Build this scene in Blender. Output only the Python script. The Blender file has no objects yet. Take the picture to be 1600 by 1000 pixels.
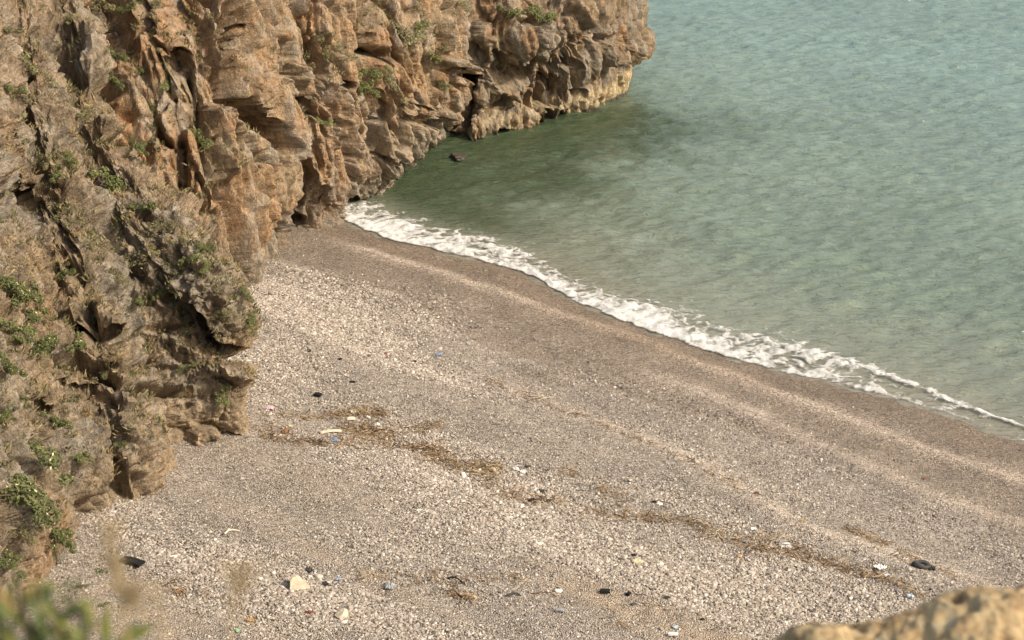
import bpy, math, random
import numpy as np
from mathutils import Vector, Matrix
from mathutils.bvhtree import BVHTree

random.seed(7)
RNG = np.random.default_rng(7)
S = bpy.context.scene
COL = S.collection

# ------------------------------------------------------------------ camera
CAM_H, PITCH, FOCAL = 25.0, math.radians(22.0), 70.0
FPX = FOCAL / 36.0 * 1600.0
cam_d = bpy.data.cameras.new('camera')
cam = bpy.data.objects.new('camera', cam_d)
COL.objects.link(cam)
cam.location = (0, 0, CAM_H)
cam.rotation_euler = (math.radians(90) - PITCH, 0, 0)
cam_d.lens, cam_d.sensor_width = FOCAL, 36.0
cam_d.clip_start, cam_d.clip_end = 0.1, 20000
cam_d.dof.use_dof = True
cam_d.dof.focus_distance = 60.0
cam_d.dof.aperture_fstop = 4.5
S.camera = cam
S.cycles.use_denoising = True
S.cycles.max_bounces = 4
S.cycles.diffuse_bounces = 2
S.cycles.glossy_bounces = 2
S.cycles.transparent_max_bounces = 8
S.cycles.use_adaptive_sampling = True
S.cycles.adaptive_threshold = 0.015
S.cycles.denoiser = 'OPENIMAGEDENOISE'
S.cycles.denoising_prefilter = 'ACCURATE'

# ------------------------------------------------------------------ light
SUN_AZ = math.radians(118)      # clockwise from +Y: the sun stands to the right, a little behind the camera
SUN_EL = math.radians(40)
world = bpy.data.worlds.new('World')
S.world = world
world.use_nodes = True
wn, wl = world.node_tree.nodes, world.node_tree.links
bg = wn['Background']
sky = wn.new('ShaderNodeTexSky')
sky.sky_type = 'NISHITA'
sky.sun_disc = False
sky.sun_elevation = SUN_EL
sky.sun_rotation = SUN_AZ
sky.air_density, sky.dust_density, sky.ozone_density = 1.0, 3.0, 0.6
tint = wn.new('ShaderNodeMix'); tint.data_type = 'RGBA'; tint.blend_type = 'MULTIPLY'
tint.inputs[0].default_value = 1.0
tint.inputs[7].default_value = (1.0, 0.92, 0.78, 1)
wl.new(sky.outputs[0], tint.inputs[6]); wl.new(tint.outputs[2], bg.inputs[0])
bg.inputs[1].default_value = 0.15
sun_d = bpy.data.lights.new('sun', 'SUN')
sun_d.energy, sun_d.angle, sun_d.color = 2.55, math.radians(4.0), (1.0, 0.92, 0.80)
sun = bpy.data.objects.new('sun', sun_d)
COL.objects.link(sun)
sv = Vector((math.sin(SUN_AZ) * math.cos(SUN_EL), math.cos(SUN_AZ) * math.cos(SUN_EL), math.sin(SUN_EL)))
sun.rotation_euler = sv.to_track_quat('Z', 'Y').to_euler()
S.view_settings.view_transform = 'Standard'
S.view_settings.look = 'None'
S.view_settings.exposure = 0.75
S.view_settings.gamma = 1.0
S.view_settings.use_curve_mapping = False

# ------------------------------------------------------------------ numpy noise
_pr = np.random.default_rng(11)
PERM = _pr.permutation(256).astype(np.int32)
GRAD = _pr.normal(size=(256, 3)).astype(np.float32)
GRAD /= np.linalg.norm(GRAD, axis=1, keepdims=True)
RND = _pr.random((256, 8)).astype(np.float32)

def _h(i, j, k):
    return PERM[(PERM[(PERM[i & 255] + j) & 255] + k) & 255]

def perlin(p):
    p = np.asarray(p, np.float32)
    f0 = np.floor(p); f = p - f0
    i = f0.astype(np.int32)
    w = f * f * f * (f * (f * 6 - 15) + 10)
    out = 0
    for dx in (0, 1):
        wx = w[:, 0] if dx else 1 - w[:, 0]
        for dy in (0, 1):
            wy = w[:, 1] if dy else 1 - w[:, 1]
            for dz in (0, 1):
                wz = w[:, 2] if dz else 1 - w[:, 2]
                g = GRAD[_h(i[:, 0] + dx, i[:, 1] + dy, i[:, 2] + dz)]
                d = g[:, 0] * (f[:, 0] - dx) + g[:, 1] * (f[:, 1] - dy) + g[:, 2] * (f[:, 2] - dz)
                out = out + wx * wy * wz * d
    return out * 1.5

def fbm(p, oct=4, gain=0.5):
    a, s, o = 1.0, 1.0, 0
    for k in range(oct):
        o = o + a * perlin(p * s + 17.3 * k); a *= gain; s *= 2.03
    return o

def ridged(p, oct=4, gain=0.55):
    a, s, o, t = 1.0, 1.0, 0, 0
    for k in range(oct):
        n = 1 - np.abs(perlin(p * s + 31.7 * k)) * 1.6
        o = o + a * n; t += a; a *= gain; s *= 2.07
    return o / t

def voro(p, jit=0.95):
    """nearest cell: F1, F2, vector to the cell point, cell hash"""
    p = np.asarray(p, np.float32)
    f0 = np.floor(p); f = p - f0; i = f0.astype(np.int32)
    n = len(p)
    F1 = np.full(n, 9, np.float32); F2 = F1.copy(); V = np.zeros((n, 3), np.float32); H = np.zeros(n, np.int32)
    for dx in (-1, 0, 1):
        for dy in (-1, 0, 1):
            for dz in (-1, 0, 1):
                h = _h(i[:, 0] + dx, i[:, 1] + dy, i[:, 2] + dz)
                c = RND[h, :3] * jit + np.array((dx, dy, dz), np.float32)
                v = f - c
                d = np.sqrt((v * v).sum(1))
                m = d < F1
                F2 = np.where(m, F1, np.minimum(F2, d))
                F1 = np.where(m, d, F1); V = np.where(m[:, None], v, V); H = np.where(m, h, H)
    return F1, F2, V, H

def facet(p, tilt=0.9, step=0.35, upright=1.0):
    F1, F2, V, H = voro(p)
    g = (RND[H, 3:6] - 0.5) * 2 * tilt * np.array((1, 1, upright), np.float32)
    return (V * g).sum(1) + (RND[H, 6] - 0.5) * 2 * step, F2 - F1

def sstep(a, b, x):
    t = np.clip((x - a) / (b - a), 0, 1)
    return t * t * (3 - 2 * t)

# ------------------------------------------------------------------ pixels of the photograph -> places
FWD = np.array((0, math.cos(PITCH), -math.sin(PITCH)))
UPV = np.array((0, math.sin(PITCH), math.cos(PITCH)))
CAMP = np.array((0, 0, CAM_H))

def ray(px, py):
    return FWD + (px - 800.0) / FPX * np.array((1.0, 0, 0)) + (500.0 - py) / FPX * UPV

def on_z(px, py, z=0.0):
    d = ray(px, py)
    return CAMP + d * ((z - CAM_H) / d[2])

def on_y(px, py, Y):
    d = ray(px, py)
    return CAMP + d * (Y / d[1])

SHORE_PX = [(545, 347), (600, 372), (700, 396), (760, 410), (820, 427), (850, 443), (880, 462), (930, 485), (1000, 512), (1050, 528),
            (1100, 547), (1200, 576), (1300, 600), (1420, 630), (1500, 655), (1600, 692)]
_sh = np.array([on_z(*q) for q in SHORE_PX])[:, :2]
T_DIR = (_sh[-1] - _sh[0]); T_DIR /= np.linalg.norm(T_DIR)
N_DIR = np.array((T_DIR[1], -T_DIR[0]))
if N_DIR[1] > 0: N_DIR = -N_DIR                      # inland: towards the camera and to the left
O_SH = _sh[0]

def to_tw(xy):
    q = np.asarray(xy) - O_SH
    return q @ T_DIR, q @ N_DIR

def curve_tw(pts):
    t, w = to_tw(pts)
    o = np.argsort(t)
    return t[o], w[o]
_st, _sw = curve_tw(_sh)
_st = np.concatenate(([-60, -25], _st, [_st[-1] + 20, _st[-1] + 80])); _sw = np.concatenate(([-3, -1], _sw, [_sw[-1] + 1.5, _sw[-1] + 8]))

def smooth_interp(x, xp, fp):
    xs = np.linspace(xp[0], xp[-1], 1200)
    ys = np.interp(xs, xp, fp)
    k = np.hanning(15); k /= k.sum()
    ys2 = np.convolve(np.pad(ys, 7, mode='edge'), k, 'valid')
    return np.interp(x, xs, ys2)

def shore_s(xy):
    """metres inland of the water's edge (negative: offshore), and metres along it"""
    t, w = to_tw(xy)
    return w - smooth_interp(t, _st, _sw), t

def beach_z(xy):
    s, t = shore_s(xy)
    z = np.interp(s, [-40, -8, -2, 0, 2.2, 3.2, 4.5, 6.2, 7.2, 9, 11, 12.2, 14, 17, 20, 30, 60],
                  [-7, -1.4, -.28, 0, .34, .42, .47, .80, .84, 1.0, 1.42, 1.46, 1.55, 2.0, 2.2, 2.8, 4.0])
    return z

def ground(px, py):
    z = 0.8
    for _ in range(14):
        P = on_z(px, py, z)
        z = float(beach_z(P[None, :2])[0])
    return on_z(px, py, z)

# ------------------------------------------------------------------ object helpers
def mesh_obj(name, verts, faces, mat=None, parent=None, smooth=True, link=True):
    me = bpy.data.meshes.new(name)
    verts = np.ascontiguousarray(verts, np.float32)
    faces = np.asarray(faces) if not isinstance(faces, list) else faces
    if isinstance(faces, np.ndarray):
        n, k = faces.shape
        me.vertices.add(len(verts)); me.vertices.foreach_set('co', verts.ravel())
        me.loops.add(n * k); me.loops.foreach_set('vertex_index', np.ascontiguousarray(faces, np.int32).ravel())
        me.polygons.add(n); me.polygons.foreach_set('loop_start', np.arange(n, dtype=np.int32) * k)
        me.update(calc_edges=True); me.validate()
    else:
        me.from_pydata([tuple(map(float, v)) for v in verts], [], faces); me.update()
    me.polygons.foreach_set('use_smooth', np.full(len(me.polygons), smooth))
    if mat: me.materials.append(mat)
    o = bpy.data.objects.new(name, me)
    if link: COL.objects.link(o)
    if parent: o.parent = parent
    return o

def add_attr(o, name, arr, typ='FLOAT'):
    a = o.data.attributes.new(name, typ, 'POINT')
    if typ == 'FLOAT': a.data.foreach_set('value', np.ascontiguousarray(arr, np.float32))
    elif typ == 'FLOAT_COLOR':
        c = np.ones((len(arr), 4), np.float32); c[:, :3] = arr
        a.data.foreach_set('color', c.ravel())
    else: a.data.foreach_set('vector', np.ascontiguousarray(arr, np.float32).ravel())

def grid_faces(nu, nv):
    i = np.arange(nu * nv).reshape(nu, nv)
    return np.stack([i[:-1, :-1], i[1:, :-1], i[1:, 1:], i[:-1, 1:]], -1).reshape(-1, 4)

def tag(o, label=None, cat=None, group=None, kind=None):
    if label: o['label'] = label
    if cat: o['category'] = cat
    if group: o['group'] = group
    if kind: o['kind'] = kind
    return o

class NT:
    """small material-node builder"""
    def __init__(self, name, rough=0.85, spec=0.3):
        self.m = bpy.data.materials.new(name); self.m.use_nodes = True
        self.t = self.m.node_tree; self.b = self.t.nodes['Principled BSDF']
        self.b.inputs['Roughness'].default_value = rough
        self.b.inputs['Specular IOR Level'].default_value = spec
        self.pos = self.n('ShaderNodeNewGeometry').outputs['Position']
    def n(self, typ, **kw):
        x = self.t.nodes.new(typ)
        for k, v in kw.items(): setattr(x, k, v)
        return x
    def l(self, a, b): self.t.links.new(a, b)
    def attr(self, name, typ='GEOMETRY'):
        a = self.n('ShaderNodeAttribute', attribute_name=name); a.attribute_type = typ; return a
    def mapping(self, scale=(1, 1, 1), rot=(0, 0, 0), src=None):
        m = self.n('ShaderNodeMapping'); m.inputs['Scale'].default_value = scale; m.inputs['Rotation'].default_value = rot
        self.l(src or self.pos, m.inputs['Vector']); return m.outputs[0]
    def noise(self, scale, detail=4, rough=0.55, src=None, dist=0.0):
        x = self.n('ShaderNodeTexNoise'); x.inputs['Scale'].default_value = scale; x.inputs['Detail'].default_value = detail
        x.inputs['Roughness'].default_value = rough; x.inputs['Distortion'].default_value = dist
        self.l(src or self.pos, x.inputs['Vector']); return x.outputs[0]
    def voronoi(self, scale, feature='F1', src=None, out='Distance'):
        x = self.n('ShaderNodeTexVoronoi', feature=feature); x.inputs['Scale'].default_value = scale
        self.l(src or self.pos, x.inputs['Vector']); return x.outputs[out]
    def ramp(self, fac, stops):
        r = self.n('ShaderNodeValToRGB'); e = r.color_ramp.elements
        while len(e) < len(stops): e.new(0.5)
        for k, (p, c) in enumerate(stops):
            e[k].position = p; e[k].color = (*c, 1) if hasattr(c, '__len__') else (c, c, c, 1)
        self.l(fac, r.inputs[0]); return r.outputs[0]
    def mix(self, fac, a, b, mode='MIX'):
        x = self.n('ShaderNodeMix', data_type='RGBA', blend_type=mode)
        for s, v in ((0, fac), (6, a), (7, b)):
            if isinstance(v, (int, float)): x.inputs[s].default_value = v
            elif isinstance(v, tuple): x.inputs[s].default_value = (*v, 1)
            else: self.l(v, x.inputs[s])
        return x.outputs[2]
    def math(self, op, a, b=0.0):
        x = self.n('ShaderNodeMath', operation=op)
        for s, v in ((0, a), (1, b)):
            if isinstance(v, (int, float)): x.inputs[s].default_value = v
            else: self.l(v, x.inputs[s])
        return x.outputs[0]
    def bump(self, h, dist=0.05, strength=1.0, prev=None):
        b = self.n('ShaderNodeBump'); b.inputs['Distance'].default_value = dist; b.inputs['Strength'].default_value = strength
        self.l(h, b.inputs['Height'])
        if prev: self.l(prev, b.inputs['Normal'])
        return b.outputs[0]
    def base(self, c):
        if isinstance(c, tuple): self.b.inputs['Base Color'].default_value = (*c, 1)
        else: self.l(c, self.b.inputs['Base Color'])
    def normal(self, n): self.l(n, self.b.inputs['Normal'])

# ------------------------------------------------------------------ materials: rock
def rock_material(name):
    m = NT(name, 0.9, 0.2)
    c = m.attr('tone').outputs['Color']
    n1 = m.noise(3.2, 6, 0.65)
    n2 = m.noise(14.0, 5, 0.7)
    streak = m.noise(1.0, 5, 0.6, src=m.mapping((4.5, 4.5, 0.9)))
    k = m.ramp(n1, [(0.28, 0.50), (0.5, 1.0), (0.72, 1.45)])
    k2 = m.ramp(n2, [(0.3, 0.62), (0.5, 1.0), (0.7, 1.3)])
    k3 = m.ramp(streak, [(0.3, 0.8), (0.6, 1.08)])
    c = m.mix(1.0, c, k, 'MULTIPLY'); c = m.mix(1.0, c, k2, 'MULTIPLY'); c = m.mix(1.0, c, k3, 'MULTIPLY')
    rust = m.ramp(m.noise(0.45, 4, 0.55, dist=0.6), [(0.50, 0.0), (0.68, 0.55)])
    c = m.mix(rust, c, m.mix(1.0, c, (1.08, 0.84, 0.66), 'MULTIPLY'))
    m.base(c)
    b1 = m.bump(m.noise(5.5, 10, 0.72, src=m.mapping((1.2, 1.2, .7))), 0.11, 1.0)
    cr = m.voronoi(5.5, 'DISTANCE_TO_EDGE', src=m.mix(0.12, m.pos, m.n('ShaderNodeTexNoise').outputs[1], 'ADD'))
    b2 = m.bump(m.ramp(cr, [(0.0, 0.0), (0.10, 1.0)]), 0.03, 0.4, b1)
    m.normal(b2)
    return m.m
M_ROCK = rock_material('rock')

# ------------------------------------------------------------------ cliffs
def catmull(P, n_per):
    """P [M,...] control rows, n_per: samples in each of the M-1 spans"""
    out = []
    M = len(P)
    for i in range(M - 1):
        p0, p1, p2, p3 = P[max(i - 1, 0)], P[i], P[i + 1], P[min(i + 2, M - 1)]
        t = np.linspace(0, 1, n_per[i], endpoint=(i == M - 2))
        t = t.reshape(-1, *([1] * (P.ndim - 1)))
        tau = 0.4
        m1, m2 = (p2 - p0) * tau, (p3 - p1) * tau
        out.append((2 * t**3 - 3 * t**2 + 1) * p1 + (t**3 - 2 * t**2 + t) * m1 + (-2 * t**3 + 3 * t**2) * p2 + (t**3 - t**2) * m2)
    return np.concatenate(out, 0)

def grid_normals(G):
    du = np.gradient(G, axis=0); dv = np.gradient(G, axis=1)
    n = np.cross(du, dv)
    return n / np.maximum(np.linalg.norm(n, axis=2, keepdims=True), 1e-9)

def project(P):
    q = P - CAMP
    d = q @ FWD
    return 800 + q[..., 0] / d * FPX, 500 - (q @ UPV) / d * FPX

def ctrl_net(cols):
    rows = []
    for c in cols:
        base = c[0]
        B = ground(base[0], base[1])
        if B[2] < 0: B = on_z(base[0], base[1], 0.0)
        pts = [B + np.array((0, 0, -1.2)), B]
        for (px, py, dy) in c[1:]:
            pts.append(on_y(px, py, B[1] + dy))
        rows.append(pts)
    return np.array(rows)

# grooves (depth > 0) and ribs (depth < 0) of the real cliffs: line, half width, depth in metres
STROKES = [
    ([(300, 128), (308, 160), (313, 195), (320, 230), (336, 268)], 10, 1.0), ([(346, 8), (342, 55), (350, 80), (356, 100)], 11, 1.1),
    ([(362, 110), (370, 150), (385, 182), (400, 206), (409, 230)], 8, .7), ([(284, 225), (287, 290), (300, 345)], 8, .7), ([(318, 338), (330, 370), (338, 395)], 13, .9),
    ([(446, 140), (440, 200), (443, 280), (450, 335)], 9, .8), ([(452, 172), (460, 160), (468, 146)], 9, .9), ([(552, 78), (566, 60), (575, 25), (580, -10)], 11, 1.1),
    ([(556, 62), (575, 74), (592, 82)], 9, .8), ([(576, 188), (581, 224), (572, 258)], 8, .5), ([(626, 178), (660, 188), (692, 196)], 8, .55),
    ([(752, 30), (750, 95), (736, 150), (728, 190)], 7, .9), ([(702, 110), (720, 116), (738, 116)], 6, .6), ([(500, 60), (508, 110), (500, 160)], 7, .5), ([(640, 20), (632, 80), (640, 130)], 8, .5),
    ([(600, 120), (612, 165), (608, 215)], 7, .5), ([(690, 20), (684, 70), (690, 100)], 7, .5), ([(520, 190), (528, 250), (522, 310)], 8, .45), ([(410, 20), (418, 80), (405, 110)], 8, .6), ([(480, 0), (476, 50)], 8, .6),
    ([(334, 180), (338, 230), (350, 270)], 13, -.6), ([(338, -10), (336, 50), (338, 98)], 13, -.6), ([(400, 130), (424, 235), (430, 320)], 26, -.55), ([(438, 98), (466, 145), (498, 172)], 10, -.6),
    ([(128, 50), (140, 110)], 24, -.6), ([(225, 72), (245, 112)], 20, -.5), ([(612, 160), (700, 182)], 9, -.5), ([(700, 96), (738, 106)], 9, -.5), ([(470, 190), (490, 250), (520, 300)], 14, -.4), ([(300, 200), (310, 300), (318, 330)], 10, -.4),
    ([(860, 10), (852, 60), (848, 135)], 8, .75), ([(884, 70), (874, 115)], 9, .6), ([(892, 64), (930, 59), (955, 58)], 6, .25), ([(826, 158), (848, 150), (866, 168)], 9, .6), ([(920, 0), (925, 45)], 7, .4),
    ([(955, 60), (950, 110)], 7, .3), ([(760, 40), (800, 55), (850, 52)], 22, -.6), ([(895, 10), (900, 50)], 20, -.4), ([(768, 20), (772, 90)], 7, .5), ([(940, 85), (985, 80)], 18, -.25),
    ([(292, 470), (313, 502), (326, 534)], 9, .7), ([(340, 552), (358, 556), (385, 558)], 8, .9), ([(397, 545), (396, 575)], 7, .5), ([(148, 516), (175, 528), (204, 520)], 9, .8),
    ([(40, 552), (70, 558), (122, 568), (196, 603), (266, 607), (295, 608)], 10, .85), ([(138, 488), (152, 516), (212, 576)], 8, .5), ([(157, 730), (175, 751), (187, 774)], 8, .55), ([(122, 735), (122, 800)], 8, .45),
    ([(76, 44), (104, 96), (126, 136), (150, 150)], 13, .7), ([(166, 58), (170, 100), (173, 145)], 9, .9), ([(38, 172), (50, 200), (60, 220)], 7, .5), ([(150, 210), (190, 230), (214, 258)], 8, .5),
    ([(96, 400), (130, 440), (140, 490)], 10, .5), ([(0, 262), (45, 290), (98, 400), (110, 440)], 18, -.5), ([(200, 660), (232, 720), (250, 770)], 16, -.5), ([(130, 690), (150, 760), (170, 810)], 14, -.4),
    ([(330, 470), (372, 500), (392, 530)], 18, -.45), ([(330, 575), (385, 590)], 14, -.4), ([(255, 640), (262, 700)], 8, .6), ([(70, 660), (90, 720), (96, 780)], 9, .5), ([(250, 420), (280, 450)], 16, -.4),
]
def stroke_depth(G):
    X, Y = project(G)
    D = np.zeros(X.shape)
    wob = fbm(G.reshape(-1, 3) * 0.9, 3).reshape(X.shape); wob2 = fbm(G.reshape(-1, 3) * 3.0 + 5, 2).reshape(X.shape)
    for pts, hw, dep in STROKES:
        pts = np.array(pts, float)
        lo, hi = pts.min(0) - hw * 3, pts.max(0) + hw * 3
        m = (X > lo[0]) & (X < hi[0]) & (Y > lo[1]) & (Y < hi[1])
        if not m.any(): continue
        x, y = X[m], Y[m]; best = np.full(len(x), 1e9)
        for p, q in zip(pts[:-1], pts[1:]):
            e = q - p; t = np.clip(((x - p[0]) * e[0] + (y - p[1]) * e[1]) / (e @ e), 0, 1)
            taper = 1.0
            best = np.minimum(best, np.hypot(x - p[0] - t * e[0], y - p[1] - t * e[1]))
        r = best / hw + 0.45 * wob[m] + 0.15 * wob2[m]
        D[m] += dep * (1 - sstep(0.15, 1.5 if dep > 0 else 1.7, r)) * (1.25 if dep > 0 else 1.0)
    return D

def carve(G, N, holes):
    X, Y = project(G)
    D = np.zeros(X.shape)
    wob = fbm(G.reshape(-1, 3) * 1.3, 3).reshape(X.shape)
    for (px, py, rx, ry, ang, dep) in holes:
        a = math.radians(ang)
        dx, dy = X - px, Y - py
        u = (dx * math.cos(a) + dy * math.sin(a)) / rx
        v = (-dx * math.sin(a) + dy * math.cos(a)) / ry
        r = np.sqrt(u * u + v * v) + 0.35 * wob
        D += dep * (1 - sstep(0.55, 1.08, r))
    return D

def build_cliff(name, cols, dens_u, dens_v, holes, style, colour, label):
    C = ctrl_net(cols)
    span_u = np.linalg.norm(np.diff(C, axis=0), axis=2)[:, 1:5].mean(1)
    span_v = np.linalg.norm(np.diff(C, axis=1), axis=2).mean(0)
    nu = [max(3, int(s / dens_u)) for s in span_u]
    nv = [max(3, int(s / (dens_v * (1 if k < 5 else 3.5)))) for k, s in enumerate(span_v)]
    G = catmull(C, nu)
    G = catmull(G.transpose(1, 0, 2), nv).transpose(1, 0, 2)
    N = grid_normals(G)
    if (N[..., 1] * -0.6 + N[..., 0] * 0.8).mean() < 0: N = -N; flip = True
    else: flip = False
    # caves and slots
    if holes:
        D = carve(G, N, holes)
        inward = np.array((-0.35, 0.9, 0.05)); inward /= np.linalg.norm(inward)
        G = G + inward * D[..., None]
    G = G - N * stroke_depth(G)[..., None]
    G = style(G, N)
    tone = colour(G, N)
    a, b = G.shape[:2]
    f = grid_faces(a, b)
    if flip: f = f[:, ::-1]
    o = mesh_obj(name, G.reshape(-1, 3), f, M_ROCK, smooth=False)
    add_attr(o, 'tone', tone.reshape(-1, 3), 'FLOAT_COLOR')
    tag(o, label, kind='structure')
    return o, G

def disp(G, N, d):
    return G + N * d.reshape(G.shape[:2])[..., None]

def billow(p): return np.minimum(np.abs(perlin(p)) * 1.7, 1.2)

def warped(P, amp, f=0.5, fz=None):
    k = np.array((f, f, fz or f), np.float32)
    return P + amp * np.stack([fbm(P * k + o, 3) for o in (3.1, 50.2, 91.7)], 1).astype(np.float32)

def soften(d, sh, n):
    """relax single-vertex spikes that the grid cannot carry"""
    d = (d - d.mean()).reshape(sh)
    for _ in range(n):
        e = np.pad(d, 1, mode='edge')
        d = 0.4 * d + 0.15 * (e[2:, 1:-1] + e[:-2, 1:-1] + e[1:-1, 2:] + e[1:-1, :-2])
    return d

def droop(G, N, d, k):
    """push out along the normal and let what sticks out hang a little"""
    d = soften(d, G.shape[:2], 2)
    foot = sstep(0.0, 2.2, G[..., 2] - np.maximum(beach_z(G[..., :2].reshape(-1, 2)), 0).reshape(d.shape))
    d = np.where(d > 0, d * (.15 + .85 * foot), d)[..., None]
    return G + N * d - np.array((0, 0, 1.0)) * k * np.maximum(d, 0)

def A3(a, c): return np.array((a, a, c), np.float32)

def style_main(G, N):                       # tall face: ribs, slots, tilted blocks
    P = G.reshape(-1, 3).astype(np.float32)
    Q = warped(P, 0.45, 0.5, 0.25); Q[:, 0] += 0.20 * P[:, 2]; Q[:, 1] += 0.10 * P[:, 2]
    d = 1.0 * billow(Q * A3(.34, .07)) ** 0.8
    f0, e0 = facet(Q * A3(.60, .12) + 5, 1.2, 0.32, .35)
    d += 0.62 * f0 - 0.34 * np.exp(-e0 / 0.06)
    G = droop(G, N, d, 0.15)
    d = 0.22 * billow(Q * A3(1.0, .16) + 8) ** 0.8
    f1, e1 = facet(Q * A3(1.4, .24), 1.35, 0.28, .4)
    d += 0.30 * f1 - 0.20 * np.exp(-e1 / 0.10)
    slot = np.abs(perlin(Q * A3(.9, .08) + 40))
    d -= 0.8 * np.exp(-(slot / 0.055) ** 2) * sstep(-.2, .15, perlin(Q * A3(.3, .25) + 60))
    d -= 0.55 * sstep(.46, .58, perlin(Q * A3(1.1, .6) + 90))
    G = droop(G, N, d, 0.1)
    Q2 = warped(G.reshape(-1, 3).astype(np.float32), 0.10, 1.5); Q2[:, 0] += 0.2 * P[:, 2]
    f2, e2 = facet(Q2 * A3(3.6, .8), 1.4, 0.35, .5)
    f3, e3 = facet(Q2 * A3(8.0, 2.8) + 3, 1.2, 0.5)
    d = 0.07 * billow(Q2 * A3(2.6, .4) + 3) + 0.085 * f2 - 0.08 * np.exp(-e2 / 0.14) + 0.026 * f3 + 0.018 * fbm(P * 4.0, 3, 0.6)
    d -= 0.14 * sstep(.42, .55, perlin(Q2 * A3(2.6, 1.1) + 30))
    d = d.reshape(G.shape[:2]); d = .6 * soften(d, G.shape[:2], 1) + .4 * (d - d.mean())
    return disp(G, N, d)

def style_slope(G, N):                      # knobbly near slope
    P = G.reshape(-1, 3).astype(np.float32)
    Q = warped(P, 0.45, 0.5); Q[:, 0] += 0.75 * P[:, 2]
    d = 0.65 * billow(Q * A3(.32, .10)) ** 0.8
    f0, e0 = facet(Q * A3(.7, .36) + 5, 1.1, 0.5)
    d += 0.40 * f0 - 0.26 * np.exp(-e0 / 0.07)
    G = droop(G, N, d, 0.15)
    low = sstep(4.4, 2.8, P[:, 2])
    d = 0.14 * billow(Q * A3(.95, .4) + 8) ** 0.8
    f1, e1 = facet(Q * A3(1.7, 1.1), 1.2, 0.5)
    d += (0.28 - .13 * low) * f1 - 0.18 * np.exp(-e1 / 0.12)
    fl = billow(warped(P, .3, .8) * A3(1.5, .28) + 20)
    d += 0.42 * fl * low
    d -= 0.45 * sstep(.44, .56, perlin(Q * A3(.9, .8) + 90)) * (1 - low)
    G = droop(G, N, d, 0.15)
    Q2 = warped(G.reshape(-1, 3).astype(np.float32), 0.10, 1.5)
    f2, e2 = facet(Q2 * A3(3.4, 2.4), 1.3, 0.6)
    f3, e3 = facet(Q2 * A3(8.0, 6.0) + 3, 1.2, 0.6)
    d = (.08 - .04 * low) * billow(Q2 * A3(2.4, 2.0) + 3) + (.13 - .07 * low) * f2 - 0.08 * np.exp(-e2 / 0.14) + (.055 - .03 * low) * f3 + 0.035 * fbm(P * 5.0, 3, 0.65)
    d -= 0.15 * sstep(.4, .52, perlin(Q2 * A3(3.2, 2.6) + 30)) * (1 - low)
    d = d.reshape(G.shape[:2]); d = .4 * soften(d, G.shape[:2], 1) + .6 * (d - d.mean())
    return disp(G, N, d)

GREY, TAN, ORANGE, DARK, YELLOW, SOIL = [np.array(c) for c in
    ((0.285, 0.245, 0.19), (0.29, 0.22, 0.14), (0.285, 0.183, 0.102), (0.14, 0.115, 0.09), (0.38, 0.30, 0.175), (0.195, 0.15, 0.098))]

def lerp(a, b, t): return a + (b - a) * t[..., None]

def colour_main(G, N):
    sh = G.shape[:2]; P = G.reshape(-1, 3)
    X, Y = project(G)
    n = fbm(P * 0.55, 4).reshape(sh); n2 = fbm(P * np.array((1.6, 1.6, 0.5)) + 9, 4).reshape(sh)
    c = np.broadcast_to(TAN, (*sh, 3)).copy()
    c = lerp(c, ORANGE, np.clip(0.45 + 1.0 * n, 0, .95))
    z = G[..., 2]
    c = lerp(c, GREY, np.clip(0.12 + 1.3 * n2 - 0.1 * n, 0, 0.8))
    c = lerp(c, GREY * 0.8, sstep(3.0, 0.8, z + 0.8 * n) * 0.75)                       # sea-scoured foot
    return c
def colour_head(G, N):
    sh = G.shape[:2]; P = G.reshape(-1, 3)
    n = fbm(P * 0.6, 4).reshape(sh); n2 = fbm(P * np.array((1.6, 1.6, 0.5)) + 9, 4).reshape(sh)
    c = np.broadcast_to(TAN * 0.85, (*sh, 3)).copy()
    c = lerp(c, ORANGE * 0.8, np.clip(0.35 + 1.0 * n, 0, 1))
    c = lerp(c, GREY * 0.8, np.clip(0.45 + 1.2 * n2, 0, 0.9))
    z = G[..., 2]
    c = lerp(c, YELLOW * 1.15, sstep(1.15, 0.7, z + 0.5 * n + 0.3 * n2) * (.30 + .55 * sstep(1, 5, G[..., 0])))                 # pale tide band
    c = lerp(c, DARK * 0.6, sstep(0.22, 0.05, z + 0.25 * n))
    return c
def colour_slope(G, N):
    sh = G.shape[:2]; P = G.reshape(-1, 3)
    n = fbm(P * 0.5, 4).reshape(sh); n2 = fbm(P * 1.4 + 9, 4).reshape(sh)
    z = G[..., 2]
    c = np.broadcast_to(GREY, (*sh, 3)).copy()
    c = lerp(c, TAN, np.clip(0.4 + 1.2 * n, 0, 1))
    c = lerp(c, SOIL, np.clip(0.30 + 1.4 * n2, 0, 0.8))
    c = lerp(c, TAN * 1.05, sstep(3.6, 2.2, z + 0.6 * n) * 0.75)
    return c

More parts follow.
